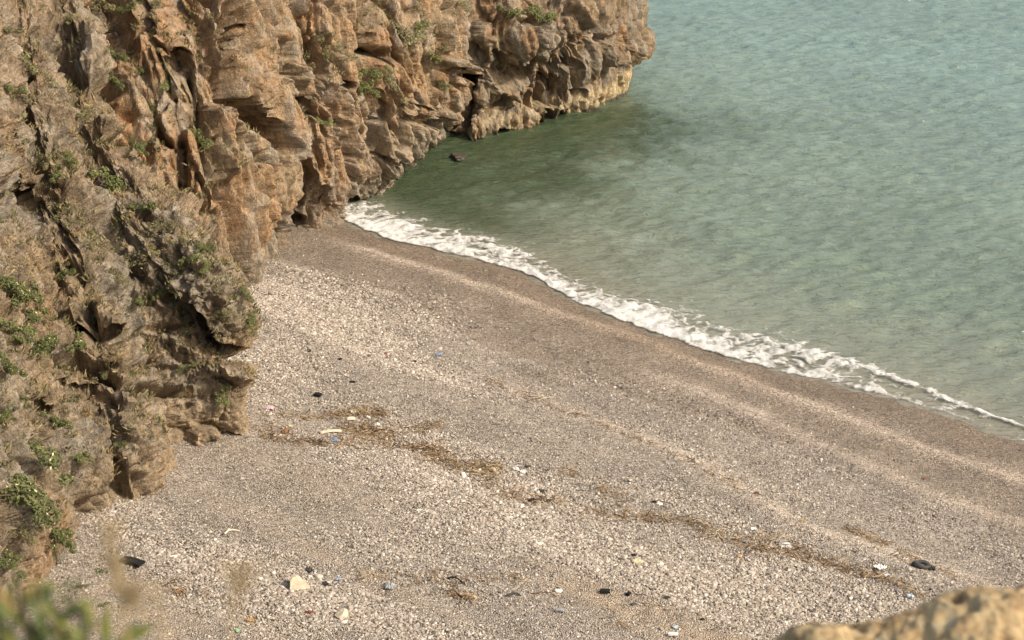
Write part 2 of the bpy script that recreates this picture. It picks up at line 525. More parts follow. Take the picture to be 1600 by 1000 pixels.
TOPS = [(-320, 9), (-800, 20)]
NEAR_COLS = [
    [(-190, 1120), (-190, 950, .6), (-195, 760, 2), (-205, 470, 5.5), (-215, 150, 10), (-230, -200, 16), (-260, -800, 28)],
    [(20, 955), (12, 860, .4), (15, 700, 2), (-25, 450, 5.5), (-65, 150, 10), (-100, -200, 16), (-150, -800, 28)],
    [(88, 872), (82, 800, .3), (75, 660, 1.7), (20, 430, 5), (-15, 150, 9.5), (-40, -200, 16), (-80, -800, 28)],
    [(160, 795), (152, 730, .3), (125, 620, 1.6), (80, 420, 4.6), (35, 140, 9.5), (0, -200, 16), (-40, -800, 28)],
    [(222, 781), (220, 710, .35), (205, 610, 1.4), (140, 415, 4.2), (70, 140, 9.2), (30, -200, 16), (0, -800, 28)],
    [(246, 712), (244, 660, .2), (248, 590, 1.0), (195, 420, 3.0), (105, 150, 8.4), (60, -200, 15), (20, -800, 28)],
    [(316, 694), (318, 650, .2), (312, 575, .8), (255, 415, 2.2), (135, 170, 7.4), (80, -200, 14.5), (40, -800, 28)],
    [(376, 684), (376, 640, .1), (364, 565, .5), (300, 405, 1.3), (160, 195, 6.4), (95, -200, 14), (60, -800, 28)],
    [(386, 662), (382, 625, .1), (379, 550, .3), (326, 392, 1.0), (180, 215, 6.0), (105, -200, 13.8), (70, -800, 28)],
    [(360, 600), (356, 580, 0), (345, 530, .4), (310, 370, 1.6), (165, 200, 5.5), (90, -200, 12), (60, -800, 27)],
    [(320, 520), (315, 505, 0), (300, 470, .4), (250, 330, 2), (140, 190, 5.0), (70, -200, 10), (40, -800, 26)],
]
MAIN_COLS = [
    [(150, 520), (150, 420, 1), (130, 280, 2.5), (90, 120, 4.5), (60, -40, 7), (40, -320, 12), (0, -800, 22)],
    [(270, 490), (265, 400, .8), (245, 265, 2.0), (215, 120, 3.6), (195, -20, 6), (180, -320, 11), (150, -800, 22)],
    [(350, 470), (345, 385, .4), (330, 260, 1.2), (310, 130, 2.3), (295, 0, 3.8), (280, -320, 9), (260, -800, 20)],
    [(402, 455), (398, 380, .2), (388, 265, .8), (375, 140, 1.5), (362, 0, 2.8), (345, -320, 8), (330, -800, 19)],
    [(414, 412), (412, 350, .2), (408, 255, .6), (402, 140, 1.1), (398, 0, 2.0), (390, -320, 7), (380, -800, 18)],
    [(447, 392), (446, 335, .1), (442, 250, .5), (440, 140, 1.0), (438, 0, 1.8), (435, -320, 7), (430, -800, 18)],
    [(453, 371), (456, 330, .4), (458, 250, .5), (462, 140, 1.0), (464, 0, 1.8), (465, -320, 7), (465, -800, 18)],
    [(505, 360), (505, 325, .1), (506, 250, .2), (510, 140, .7), (515, 0, 1.5), (520, -320, 6.5), (520, -800, 18)],
    [(540, 342), (543, 318, -.2), (548, 250, -.2), (555, 140, .4), (562, 0, 1.3), (570, -320, 6), (570, -800, 18)],
    [(556, 318), (562, 300, -.3), (575, 250, -.6), (590, 140, 0), (600, 0, 1.0), (610, -320, 6), (610, -800, 18)],
    [(600, 300), (602, 284, -.2), (610, 245, -.8), (630, 140, -.6), (642, 0, .5), (650, -320, 5.5), (650, -800, 18)],
    [(632, 262), (640, 262, -1.2), (645, 225, -1.6), (664, 135, -1.2), (680, 0, .0), (690, -320, 5), (690, -800, 18)],
    [(665, 228), (680, 228, -1.8), (688, 190, -2.0), (700, 120, -1.6), (716, 0, -.4), (725, -320, 5), (725, -800, 18)],
    [(690, 206), (702, 202, -1.6), (710, 172, -1.8), (730, 105, -1.4), (738, 0, -.4), (760, -320, 5), (760, -800, 18)],
    [(695, 196), (704, 190, -.8), (710, 165, -.6), (732, 90, .3), (740, 0, 1.2), (764, -320, 6), (764, -800, 19)],
    [(700, 190), (708, 185, 0), (715, 165, .3), (735, 85, 1.5), (740, 0, 2.5), (750, -320, 7), (750, -800, 20)],
]
HEAD_COLS = [
    [(690, 205), (695, 195, .3), (700, 150, .6), (715, 80, 1.2), (725, 0, 2.0), (735, -320, 6), (740, -800, 16)],
    [(726, 213), (730, 200, .2), (734, 160, .5), (748, 90, 1.0), (757, 0, 1.6), (765, -320, 6), (770, -800, 16)],
    [(742, 219), (742, 198, -.1), (746, 165, .8), (762, 85, .2), (768, 0, .8), (775, -320, 5), (780, -800, 15)],
    [(800, 206), (800, 186, -.1), (800, 158, .9), (808, 75, -.4), (812, 0, .3), (820, -320, 5), (825, -800, 15)],
    [(855, 192), (855, 172, -.1), (853, 148, .7), (855, 75, -.2), (858, 0, .4), (862, -320, 5), (866, -800, 15)],
    [(905, 183), (905, 158, 0), (903, 132, .5), (902, 75, 0), (900, 0, .4), (900, -320, 5), (900, -800, 15)],
    [(945, 169), (945, 140, 0), (944, 112, .4), (942, 70, 0), (938, 0, .5), (935, -320, 5), (930, -800, 15)],
    [(965, 152), (965, 122, 0), (966, 95, .2), (968, 66, -.1), (960, 0, .5), (965, -320, 5), (955, -800, 15)],
    [(980, 138), (980, 112, 0), (984, 88, 0), (990, 66, -.1), (978, 0, .5), (985, -320, 5), (970, -800, 15)],
    [(978, 118), (978, 98, 0), (982, 80, 0), (986, 62, 0), (975, 0, .4), (985, -320, 4), (970, -800, 14)],
    [(955, 92), (955, 80, 0), (958, 65, 0), (960, 45, 0), (955, -20, .4), (970, -320, 4), (955, -800, 14)],
    [(930, 60), (930, 50, 0), (932, 40, 0), (935, 10, 0), (930, -40, .4), (920, -320, 4), (900, -800, 14)],
]
MAIN_HOLES = [(290, 112, 20, 30, -8, 1.6), (316, 190, 9, 34, 0, 1.3), (392, 185, 8, 42, -28, .9), (462, 158, 9, 26, 15, 1.1),
              (470, 292, 13, 44, 0, .8), (492, 300, 10, 26, 0, .6), (470, 352, 24, 16, 0, 1.5), (549, 316, 13, 28, 10, 2.2), (640, 285, 22, 12, -20, 1.6),
              (566, 64, 10, 20, 20, 1.2), (520, 126, 6, 9, 0, .7), (541, 140, 7, 10, -20, .7), (345, 30, 12, 40, 5, .9),
              (580, 85, 18, 12, 20, .9), (345, 350, 12, 36, 20, 1.0), (610, 250, 26, 10, 25, .7), (330, 320, 10, 30, -10, .8), (655, 175, 45, 10, 22, .6),
              (712, 108, 16, 6, 15, .8), (365, 60, 9, 26, 10, .8), (575, 165, 16, 26, -15, .6), (430, 250, 7, 60, 0, .6), (752, 62, 5, 40, 3, .8)]
HEAD_HOLES = [(800, 100, 42, 26, -15, .9), (896, 104, 14, 12, -20, .8), (868, 138, 12, 14, 20, .7), (904, 148, 16, 9, 15, .7), (840, 60, 6, 30, 10, .6), (862, 188, 20, 9, 0, 1.0), (790, 205, 14, 7, 0, .7), (770, 150, 14, 20, 10, .5)]
NEAR_HOLES = [(62, 345, 30, 92, -36, 2.2), (150, 525, 55, 14, 8, .9), (352, 545, 30, 8, 8, .9), (310, 500, 9, 44, -20, .7), (180, 606, 120, 9, 3, .7),
              (360, 690, 45, 8, -10, .6), (190, 745, 10, 40, -25, .5), (60, 640, 40, 10, 20, .6)]

cliff_main, G_MAIN = build_cliff('cliff', MAIN_COLS, 0.046, 0.044, MAIN_HOLES, style_main, colour_main,
                                 'tall fluted orange and grey limestone cliff rising behind the beach')
cliff_head, G_HEAD = build_cliff('headland', HEAD_COLS, 0.054, 0.044, HEAD_HOLES, style_main, colour_head,
                                 'limestone headland with a yellow tide band running out into the sea')
cliff_near, G_NEAR = build_cliff('rocky_slope', NEAR_COLS, 0.043, 0.041, NEAR_HOLES, style_slope, colour_slope,
                                 'near knobbly rock slope with scrub rising at the edge of the beach')

# ------------------------------------------------------------------ beach
def blob(xy, px, py, rt, rw):
    """soft patch centred where the pixel meets the ground; radii along and across the shore in metres"""
    c = ground(px, py)[:2]
    q = xy - c
    return np.exp(-((q @ T_DIR / rt) ** 2 + (q @ N_DIR / rw) ** 2))

COARSE = [(470, 470, 5, 3.2, 1.0), (560, 540, 5, 2.0, .9), (440, 560, 3, 3, .9), (900, 540, 8, 1.3, .9), (700, 700, 5, 1.1, .7), (760, 800, 6, 2.5, 1.0),
          (950, 870, 7, 2.2, 1.0), (1150, 910, 6, 2.2, .8), (1020, 760, 5, 1.4, .7), (600, 850, 4, 1.5, .7), (250, 820, 3, 2, .7), (330, 880, 4, 2, .7), (480, 930, 4, 1.3, .8),
          (620, 975, 6, 1.2, .8), (1050, 620, 5, 1.2, .5), (1250, 860, 5, 1.2, .5), (520, 620, 4, 1.0, .6), (1000, 960, 5, 1.0, .8)]
FINE = [(690, 640, 5, 1.2, .8), (450, 740, 5, 2.0, .8), (900, 700, 6, 1.2, .7), (350, 780, 3, 1.5, .6), (960, 950, 2.5, .7, .9), (560, 895, 4, .6, .7), (1100, 990, 3, .7, .9), (200, 960, 3, 1.5, .8)]

def coarse_mask(xy):
    s, t = shore_s(xy)
    m = np.zeros(len(xy))
    for a in COARSE: m = np.maximum(m, a[4] * blob(xy, *a[:4]))
    for a in FINE: m = m - a[4] * blob(xy, *a[:4])
    P3 = np.column_stack([t * 0.25, s * 0.6, np.zeros(len(s))])
    m = m + 0.45 * fbm(P3, 4) + 0.1
    m *= sstep(2.5, 5.5, s)
    return np.clip(m, 0, 1)

LINES = {   # pale gravel ridges left by the tide, as drawn across the beach
    'a': [(520, 375), (600, 400), (700, 432), (800, 463), (870, 490), (1000, 530), (1094, 570), (1142, 586), (1225, 619), (1337, 660), (1450, 705), (1600, 752)],
    'b': [(980, 575), (1100, 615), (1187, 649), (1262, 690), (1337, 719), (1425, 761), (1512, 792), (1600, 818)],
    'c': [(740, 590), (800, 612), (905, 650), (1000, 685), (1044, 700), (1110, 739), (1162, 768), (1232, 814), (1294, 840), (1381, 862), (1425, 875), (1490, 897), (1600, 940)],
}
LINE_TW = {}
for k, v in LINES.items():
    LINE_TW[k] = curve_tw(np.array([ground(*q)[:2] for q in v]))

def line_d(k, xy):
    t, w = to_tw(xy)
    lt, lw = LINE_TW[k]
    fade = sstep(lt[0] - 1, lt[0] + 2, t)
    return w - np.interp(t, lt, lw), fade

def relief(xy):
    s, t = shore_s(xy)
    z = 0
    for k, a in (('a', .07), ('b', .05), ('c', .07)):
        d, f = line_d(k, xy)
        z = z + a * f * np.exp(-(d / 0.45) ** 2)
    P3 = np.column_stack([t * 0.3, s * 0.8, np.zeros(len(s))])
    z = z + 0.07 * fbm(P3, 4) * sstep(-1, 2, s)
    return z

def wet_pale(xy):
    s, t = shore_s(xy)
    nz = fbm(np.column_stack([t * 0.4, s * 1.2, 0 * s]), 3)
    w = sstep(3.4, 1.6, s + 0.6 * nz) * 0.8
    w = np.maximum(w, 0.55 * sstep(7.0, 5.2, s + 1.1 * nz))
    p = np.zeros(len(s))
    for k, a, wd in (('a', .9, .40), ('b', .75, .45), ('c', .9, .42)):
        d, f = line_d(k, xy)
        p = np.maximum(p, a * f * np.exp(-((d + .12 * nz) / wd) ** 2))
        if k in 'ab':       # damp gravel just below each ridge
            w = np.maximum(w, .5 * f * np.exp(-((d + 1.3) / .8) ** 2))
    return w * (1 - .75 * p * sstep(1.0, 2.0, s)), p

def ground_rel(px, py):
    """a point on the finished beach surface"""
    P = ground(px, py)
    for _ in range(4):
        z = float(beach_z(P[None, :2])[0] + relief(P[None, :2])[0])
        P = on_z(px, py, z)
    return P

_RT = np.arange(-14, 40, .1); _RS = np.arange(-1, 30, .1)
_a, _b = np.meshgrid(_RT, _RS, indexing='ij')
_q = O_SH + _a.ravel()[:, None] * T_DIR + (_b.ravel() + smooth_interp(_a.ravel(), _st, _sw))[:, None] * N_DIR
_RZ = (beach_z(_q) + relief(_q)).reshape(_a.shape)
_WT = np.linspace(-60, 60, 4000); _WV = smooth_interp(_WT, _st, _sw)

def ground_rel_fast(px, py):
    z = 1.0
    for _ in range(7):
        P = on_z(px, py, z)
        q = P[:2] - O_SH; t = q @ T_DIR; s_ = q @ N_DIR - np.interp(t, _WT, _WV)
        i = min(max(int((t + 14) / .1), 0), len(_RT) - 1); j = min(max(int((s_ + 1) / .1), 0), len(_RS) - 1)
        z = _RZ[i, j]
    return on_z(px, py, z)

ts = np.arange(-26, 62, 0.125); ss = np.concatenate([np.arange(-9, -1, 0.4), np.arange(-1, 34, 0.125)])
TT, SS = np.meshgrid(ts, ss, indexing='ij')
WW = SS + smooth_interp(TT, _st, _sw)
XY = O_SH + TT[..., None] * T_DIR + WW[..., None] * N_DIR
XYf = XY.reshape(-1, 2)
Z = beach_z(XYf) + relief(XYf)
Z += (0.012 * RNG.normal(size=len(Z)) + 0.02 * fbm(np.column_stack([XYf * 3.0, np.zeros(len(Z))]), 2)) * sstep(-0.2, 1.0, SS.ravel())
CM = coarse_mask(XYf)
bm = NT('beach_gravel', 0.92, 0.2)
v1 = bm.n('ShaderNodeTexVoronoi'); v1.inputs['Scale'].default_value = 26.0; bm.l(bm.pos, v1.inputs['Vector'])
sep = bm.n('ShaderNodeSeparateColor'); bm.l(v1.outputs['Color'], sep.inputs[0])
v2 = bm.n('ShaderNodeTexVoronoi'); v2.inputs['Scale'].default_value = 11.0; bm.l(bm.pos, v2.inputs['Vector'])
sep2 = bm.n('ShaderNodeSeparateColor'); bm.l(v2.outputs['Color'], sep2.inputs[0])
g1 = bm.ramp(sep.outputs[0], [(0.0, (.13, .11, .09)), (0.3, (.27, .23, .185)), (0.7, (.40, .335, .27)), (1.0, (.58, .52, .44))])
g2 = bm.ramp(sep2.outputs[0], [(0.0, (.12, .105, .09)), (0.35, (.30, .26, .215)), (0.7, (.45, .395, .335)), (1.0, (.66, .61, .54))])
cm = bm.attr('coarse').outputs['Fac']
g = bm.mix(cm, g1, g2)
big = bm.ramp(bm.noise(0.55, 4, 0.6), [(0.3, 0.82), (0.7, 1.12)])
g = bm.mix(1.0, g, big, 'MULTIPLY')
sand = bm.attr('sand').outputs['Fac']
g = bm.mix(sand, g, bm.mix(0.5, g1, (.47, .35, .22)))
wet = bm.attr('wet').outputs['Fac']
g = bm.mix(wet, g, bm.mix(1.0, g, (.64, .555, .465), 'MULTIPLY'))
pale = bm.attr('pale').outputs['Fac']
g = bm.mix(pale, g, bm.mix(1.0, g, (1.5, 1.45, 1.40), 'MULTIPLY'))
bm.base(g)
rr = bm.n('ShaderNodeMapRange'); rr.inputs[3].default_value = 0.92; rr.inputs[4].default_value = 0.42; bm.l(wet, rr.inputs[0]); bm.l(rr.outputs[0], bm.b.inputs['Roughness'])
hb = bm.math('MULTIPLY', v1.outputs['Distance'], -1.0)
nb = bm.bump(hb, 0.05, 1.0)
nb = bm.bump(bm.math('MULTIPLY', v2.outputs['Distance'], cm), 0.05, -0.9, nb) if False else nb
bm.normal(nb)
beach = mesh_obj('beach', np.column_stack([XYf, Z]), grid_faces(len(ts), len(ss))[:, ::-1], bm.m)
sS, sT = SS.ravel(), TT.ravel()
wetm, pale_m = wet_pale(XYf)
sand_m = np.zeros(len(sS))
for a in [(960, 945, 2.5, .6, 1), (1080, 985, 2.5, .7, 1), (560, 895, 3.5, .35, .6), (430, 985, 3, .5, .7), (380, 800, 2, .6, .4), (200, 960, 2, 1.5, .7), (450, 735, 4, 1, .35)]:
    sand_m = np.maximum(sand_m, a[4] * blob(XYf, *a[:4]))
sand_m = np.clip(sand_m * (1 + 1.2 * fbm(np.column_stack([sT, sS * 2, 0 * sS]), 3)), 0, 1)
for nme, arr in (('coarse', CM), ('wet', wetm), ('pale', pale_m), ('sand', sand_m)): add_attr(beach, nme, arr)
tag(beach, 'grey brown shingle beach sloping down to the surf', kind='structure')

# ------------------------------------------------------------------ pebbles (uncountable)
def scatter_pebbles(n_try):
    t = RNG.uniform(-12, 34, n_try); s = RNG.uniform(0.4, 26, n_try)
    w = s + smooth_interp(t, _st, _sw)
    xy = O_SH + t[:, None] * T_DIR + w[:, None] * N_DIR
    z = beach_z(xy) + relief(xy)
    P = np.column_stack([xy, z])
    X, Y = project(P)
    ok = (X > 60) & (X < 1680) & (Y > 300) & (Y < 1060)
    P, s, t = P[ok], s[ok], t[ok]
    c = coarse_mask(P[:, :2])
    w, p = wet_pale(P[:, :2])
    keep = RNG.random(len(P)) < (0.30 + 0.70 * c) * (.06 + .94 * sstep(3.5, 9.0, s)) * (1 - .8 * p)
    return P[keep], c[keep], w[keep]
PB, PC, PW = scatter_pebbles(900000)
n = len(PB)
size = (0.014 + 0.013 * PC) * np.exp(RNG.normal(size=n) * 0.30)
size *= np.where(RNG.random(n) < 0.004, 1.7, 1.0)
scl = size[:, None] * np.column_stack([RNG.uniform(.9, 1.5, n), RNG.uniform(.75, 1.1, n), RNG.uniform(.5, .85, n)])
rot = np.column_stack([RNG.normal(size=n) * .3, RNG.normal(size=n) * .3, RNG.uniform(0, 6.28, n)])
PB[:, 2] += size * 0.25
pm = NT('pebble', 0.9, 0.2)
tn = pm.attr('shade', 'INSTANCER').outputs['Fac']
pm.base(pm.ramp(tn, [(0.0, (.10, .085, .07)), (0.25, (.23, .19, .15)), (0.6, (.37, .315, .255)), (0.88, (.50, .44, .37)), (1.0, (.62, .57, .50))]))
pebbles = mesh_obj('pebbles', PB, np.zeros((0, 4), np.int32), None)
add_attr(pebbles, 'psize', scl, 'FLOAT_VECTOR'); add_attr(pebbles, 'prot', rot, 'FLOAT_VECTOR')
add_attr(pebbles, 'shade', np.clip(RNG.normal(0.53, 0.27, n) - .30 * PW, 0, 1))
ng = bpy.data.node_groups.new('pebble_scatter', 'GeometryNodeTree')
ng.interface.new_socket('Geometry', in_out='INPUT', socket_type='NodeSocketGeometry')
ng.interface.new_socket('Geometry', in_out='OUTPUT', socket_type='NodeSocketGeometry')
gi, go = ng.nodes.new('NodeGroupInput'), ng.nodes.new('NodeGroupOutput')
ico = ng.nodes.new('GeometryNodeMeshIcoSphere'); ico.inputs['Radius'].default_value = 1.0; ico.inputs['Subdivisions'].default_value = 2
npos = ng.nodes.new('ShaderNodeTexNoise'); npos.inputs['Scale'].default_value = 1.1
vs = ng.nodes.new('ShaderNodeVectorMath'); vs.operation = 'SUBTRACT'; vs.inputs[1].default_value = (.5, .5, .5)
vm = ng.nodes.new('ShaderNodeVectorMath'); vm.operation = 'SCALE'; vm.inputs['Scale'].default_value = 1.0
sp = ng.nodes.new('GeometryNodeSetPosition')
ng.links.new(npos.outputs['Color'], vs.inputs[0]); ng.links.new(vs.outputs[0], vm.inputs[0]); ng.links.new(vm.outputs[0], sp.inputs['Offset'])
ng.links.new(ico.outputs['Mesh'], sp.inputs['Geometry'])
sm = ng.nodes.new('GeometryNodeSetMaterial'); sm.inputs['Material'].default_value = pm.m
ng.links.new(sp.outputs[0], sm.inputs[0])
iop = ng.nodes.new('GeometryNodeInstanceOnPoints')
ng.links.new(gi.outputs[0], iop.inputs['Points']); ng.links.new(sm.outputs[0], iop.inputs['Instance'])
def named(nm):
    a = ng.nodes.new('GeometryNodeInputNamedAttribute'); a.data_type = 'FLOAT_VECTOR'; a.inputs['Name'].default_value = nm; return a.outputs[0]
e2r = ng.nodes.new('FunctionNodeEulerToRotation'); ng.links.new(named('prot'), e2r.inputs[0])
ng.links.new(e2r.outputs[0], iop.inputs['Rotation']); ng.links.new(named('psize'), iop.inputs['Scale'])
ng.links.new(iop.outputs[0], go.inputs[0])
mod = pebbles.modifiers.new('scatter', 'NODES'); mod.node_group = ng
tag(pebbles, 'pale rounded pebbles covering the beach', kind='stuff')

# ------------------------------------------------------------------ sea
def ocean_tile(L, N, seed, wind, peak, hs, spread=2.0, kmax=40.0):
    r = np.random.default_rng(seed)
    k1 = np.fft.fftfreq(N, L / N) * 2 * math.pi
    KX, KY = np.meshgrid(k1, k1, indexing='ij')
    K = np.hypot(KX, KY); K[0, 0] = 1e-6
    kp = 2 * math.pi / peak
    cosd = (KX * wind[0] + KY * wind[1]) / K
    P = np.exp(-1.0 * (kp / K) ** 2) / K ** 3.4 * (0.12 + np.abs(cosd) ** spread) * np.exp(-(K / kmax) ** 2)
    A = np.sqrt(P) * (r.normal(size=K.shape) + 1j * r.normal(size=K.shape)); A[0, 0] = 0
    h = np.real(np.fft.ifft2(A))
    return h / h.std() * hs

def sample_tile(h, L, xy):
    N = h.shape[0]
    q = (xy / L * N) % N
    i = np.floor(q).astype(int); f = q - i
    i0, j0 = i[:, 0] % N, i[:, 1] % N; i1, j1 = (i0 + 1) % N, (j0 + 1) % N
    return (h[i0, j0] * (1 - f[:, 0]) * (1 - f[:, 1]) + h[i1, j0] * f[:, 0] * (1 - f[:, 1]) + h[i0, j1] * (1 - f[:, 0]) * f[:, 1] + h[i1, j1] * f[:, 0] * f[:, 1])
_w = np.array((0.25, -0.97)); _w /= np.linalg.norm(_w)
TILE = ocean_tile(72.0, 720, 5, _w, 1.8, 0.038, 4.0, 20.0) + ocean_tile(72.0, 720, 6, np.array((-.5, -.86)), 7.0, 0.035, 6.0, 8.0)

def sea_z(xy):
    s, t = shore_s(xy)
    h = sample_tile(TILE, 72.0, xy)
    calm = 0.35 + 0.65 * sstep(-1.5, -7.0, s)
    return h * calm + 0.02

def out_grid(a, b, step, far, grow=1.25):
    lo, hi, st = [], [], step
    core = list(np.arange(a, b, step))
    x, st = a, step
    while x > -far: st *= grow; x -= st; lo.append(x)
    x, st = core[-1], step
    while x < far: st *= grow; x += st; hi.append(x)
    return np.array(lo[::-1] + core + hi)
gx = out_grid(-12, 34, 0.15, 6000); gy = out_grid(44, 122, 0.16, 6000)
gx = gx[(gx > -6000)]; gy = gy[gy > 20]
GXm, GYm = np.meshgrid(gx, gy, indexing='ij')
sxy = np.column_stack([GXm.ravel(), GYm.ravel()])
fin = (sstep(-40, -12, sxy[:, 0]) * sstep(70, 36, sxy[:, 0]) * sstep(180, 122, sxy[:, 1]))
ss_, st_ = shore_s(sxy)
zz = sea_z(sxy) * np.where(fin > 0, fin, 0)
zz = zz - 0.3 * sstep(0.3, 1.5, ss_) - 6 * sstep(1.5, 10, ss_)        # dives under the shingle
wm = NT('sea_water', 0.05, 0.85)
wm.b.inputs['IOR'].default_value = 1.333
dep = wm.attr('depth').outputs['Fac']
patch = wm.noise(0.09, 3, 0.5)
wc = wm.ramp(dep, [(0.0, (.24, .225, .17)), (0.08, (.185, .20, .15)), (0.25, (.15, .19, .14)), (0.6, (.165, .22, .175)), (1.0, (.165, .235, .205))])
wc = wm.mix(1.0, wc, wm.ramp(patch, [(0.35, 0.92), (0.65, 1.08)]), 'MULTIPLY')
wc = wm.mix(wm.attr('cove_reflection').outputs['Fac'], wc, (.052, .074, .038))
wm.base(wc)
bsrc = wm.mapping((1.0, 3.4, 1.0), (0, 0, math.radians(-12)))
rip = wm.noise(1.5, 4, 0.6, src=bsrc, dist=0.5)
rip = wm.ramp(rip, [(0.30, 0.0), (0.55, 0.35), (0.62, 0.8), (0.70, 1.0)])
nb = wm.bump(rip, 0.065, 1.0)
nb = wm.bump(wm.noise(6.0, 4, 0.62, src=bsrc), 0.045, 0.8, nb)
wm.normal(nb)
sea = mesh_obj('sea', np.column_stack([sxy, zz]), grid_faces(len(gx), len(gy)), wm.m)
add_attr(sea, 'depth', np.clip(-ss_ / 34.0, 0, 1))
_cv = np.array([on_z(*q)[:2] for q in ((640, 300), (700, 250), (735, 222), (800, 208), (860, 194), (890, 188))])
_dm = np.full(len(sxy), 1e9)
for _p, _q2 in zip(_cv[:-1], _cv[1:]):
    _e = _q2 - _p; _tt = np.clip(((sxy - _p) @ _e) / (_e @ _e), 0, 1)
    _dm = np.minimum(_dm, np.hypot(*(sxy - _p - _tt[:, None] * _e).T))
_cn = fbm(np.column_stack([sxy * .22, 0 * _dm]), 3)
add_attr(sea, 'cove_reflection', 1.0 * sstep(10.0, 2.5, _dm + 3.0 * _cn) * sstep(-1.0, -4.0, ss_))      # dark reflection of the cliffs, painted into the water colour
tag(sea, 'rippled grey green sea filling the bay', kind='structure')

# ------------------------------------------------------------------ surf foam
OUT_PX = [(540, 318), (565, 320), (600, 334), (640, 352), (690, 362), (740, 372), (800, 388), (840, 408), (870, 432), (930, 452), (1000, 474), (1060, 488), (1140, 512),
          (1200, 530), (1270, 550), (1340, 570), (1400, 592), (1450, 612), (1500, 634), (1560, 655), (1620, 674), (1700, 705)]
_op = np.array([on_z(*q)[:2] for q in OUT_PX]); _os, _ot = shore_s(_op)
_o = np.argsort(_ot)
ft = np.arange(-3.0, 33.5, 0.045); ff = np.linspace(-0.12, 1.9, 150)
FT, FF = np.meshgrid(ft, ff, indexing='ij')
width = np.maximum(0.4, -np.interp(FT, _ot[_o], _os[_o]))
edge_n = fbm(np.column_stack([ft * 0.8, 0 * ft, 0 * ft + 4]), 4)[:, None]
fs = -FF * width + 0.20 * edge_n * np.exp(-FF * 2)
fw = fs + smooth_interp(FT, _st, _sw)
fxy = (O_SH + FT[..., None] * T_DIR + fw[..., None] * N_DIR).reshape(-1, 2)
f_, t_ = FF.ravel(), FT.ravel(); d_ = (FF * width).ravel()
far_t = sstep(18.5, 23.0, t_)              # towards the right the surf splits into two thin lines
dense = np.interp(f_, [-.12, -.05, .0, .12, .35, .6, .8, 1.0, 1.3, 1.9], [-.6, .3, .95, 1.0, .80, .58, .46, .34, .02, -.5])
split = np.interp(f_, [-.12, 0, .06, .2, .5, .72, .9, 1.0, 1.15, 1.4, 1.9], [-.6, .3, .5, .25, .1, .25, .7, .75, .2, -.4, -.7])
split = split - 0.25 * sstep(24, 30, t_) * (f_ < 0.5)
dn = dense * (1 - far_t) + split * far_t
q3 = np.column_stack([fxy * 1.0, 0 * f_])
wrp = np.stack([fbm(q3 * 0.9 + 7, 3), fbm(q3 * 0.9 + 77, 3), 0 * f_], 1)
fil = ridged((q3 + wrp * 0.7) * 1.5, 5, 0.68)
lump = fbm(q3 * 2.2 + 3, 4, 0.6)
big = fbm(q3 * 0.35 + 13, 3)
alpha = np.clip(dn * 0.9 + 1.25 * (fil - 0.60) + 0.35 * lump + 0.30 * big - 0.02, 0, 1)
alpha = sstep(0.0, 1.0, alpha) * sstep(-0.12, -0.03, f_) * sstep(-2.6, -1.0, t_)
zb = np.maximum(beach_z(fxy) + relief(fxy), sea_z(fxy)) + 0.03
crest = 0.10 * np.exp(-((f_ - .75) / .22) ** 2) + 0.06 * np.exp(-((f_ - .18) / .12) ** 2)
fz = zb + crest * (0.6 + 0.3 * lump) + 0.03 * alpha * (1 + lump)
keepv = alpha
fm = NT('foam', 0.8, 0.3)
fm.base((.66, .645, .61))
fm.b.inputs['Subsurface Weight'].default_value = 0.0
fa = fm.attr('foam').outputs['Fac']
fn = fm.noise(9.0, 6, 0.75, dist=0.8)
al = fm.ramp(fm.math('ADD', fa, fm.math('MULTIPLY', fm.math('SUBTRACT', fn, 0.5), 0.7)), [(0.18, 0.0), (0.55, .55), (1.0, .97)])
fm.l(al, fm.b.inputs['Alpha'])
fm.normal(fm.bump(fm.noise(11.0, 5, 0.7), 0.05, 0.8))
F = grid_faces(len(ft), len(ff))
F = F[(alpha[F].max(1) > 0.03)]
used = np.unique(F); remap = np.full(len(f_), -1); remap[used] = np.arange(len(used))
foam = mesh_obj('surf_foam', np.column_stack([fxy, fz])[used], remap[F], fm.m)
add_attr(foam, 'foam', alpha[used])
tag(foam, 'white line of surf foam breaking along the water edge', kind='stuff')

# ------------------------------------------------------------------ finding places on the cliffs
_sheets = []
for _G in (G_MAIN, G_HEAD, G_NEAR):
    _N = grid_normals(_G)
    if (_N[..., 1] * -0.6 + _N[..., 0] * 0.8).mean() < 0: _N = -_N
    _x, _y = project(_G)
    _sheets.append((_G.reshape(-1, 3), _N.reshape(-1, 3), _x.ravel(), _y.ravel(), ((_G - CAMP) @ FWD).ravel()))
SP = np.concatenate([a[0] for a in _sheets]); SN = np.concatenate([a[1] for a in _sheets])
SX = np.concatenate([a[2] for a in _sheets]); SY = np.concatenate([a[3] for a in _sheets]); SD = np.concatenate([a[4] for a in _sheets])

def on_cliff(px, py):
    for r in (3, 6, 12, 30):
        m = np.nonzero((np.abs(SX - px) < r) & (np.abs(SY - py) < r) & (SP[:, 2] > 0.05))[0]
        if len(m): break
    k = m[np.argmin(SD[m])]
    near = m[SD[m] < SD[k] + 0.6]
    nrm = SN[near].mean(0); nrm /= np.linalg.norm(nrm)
    return SP[k], nrm

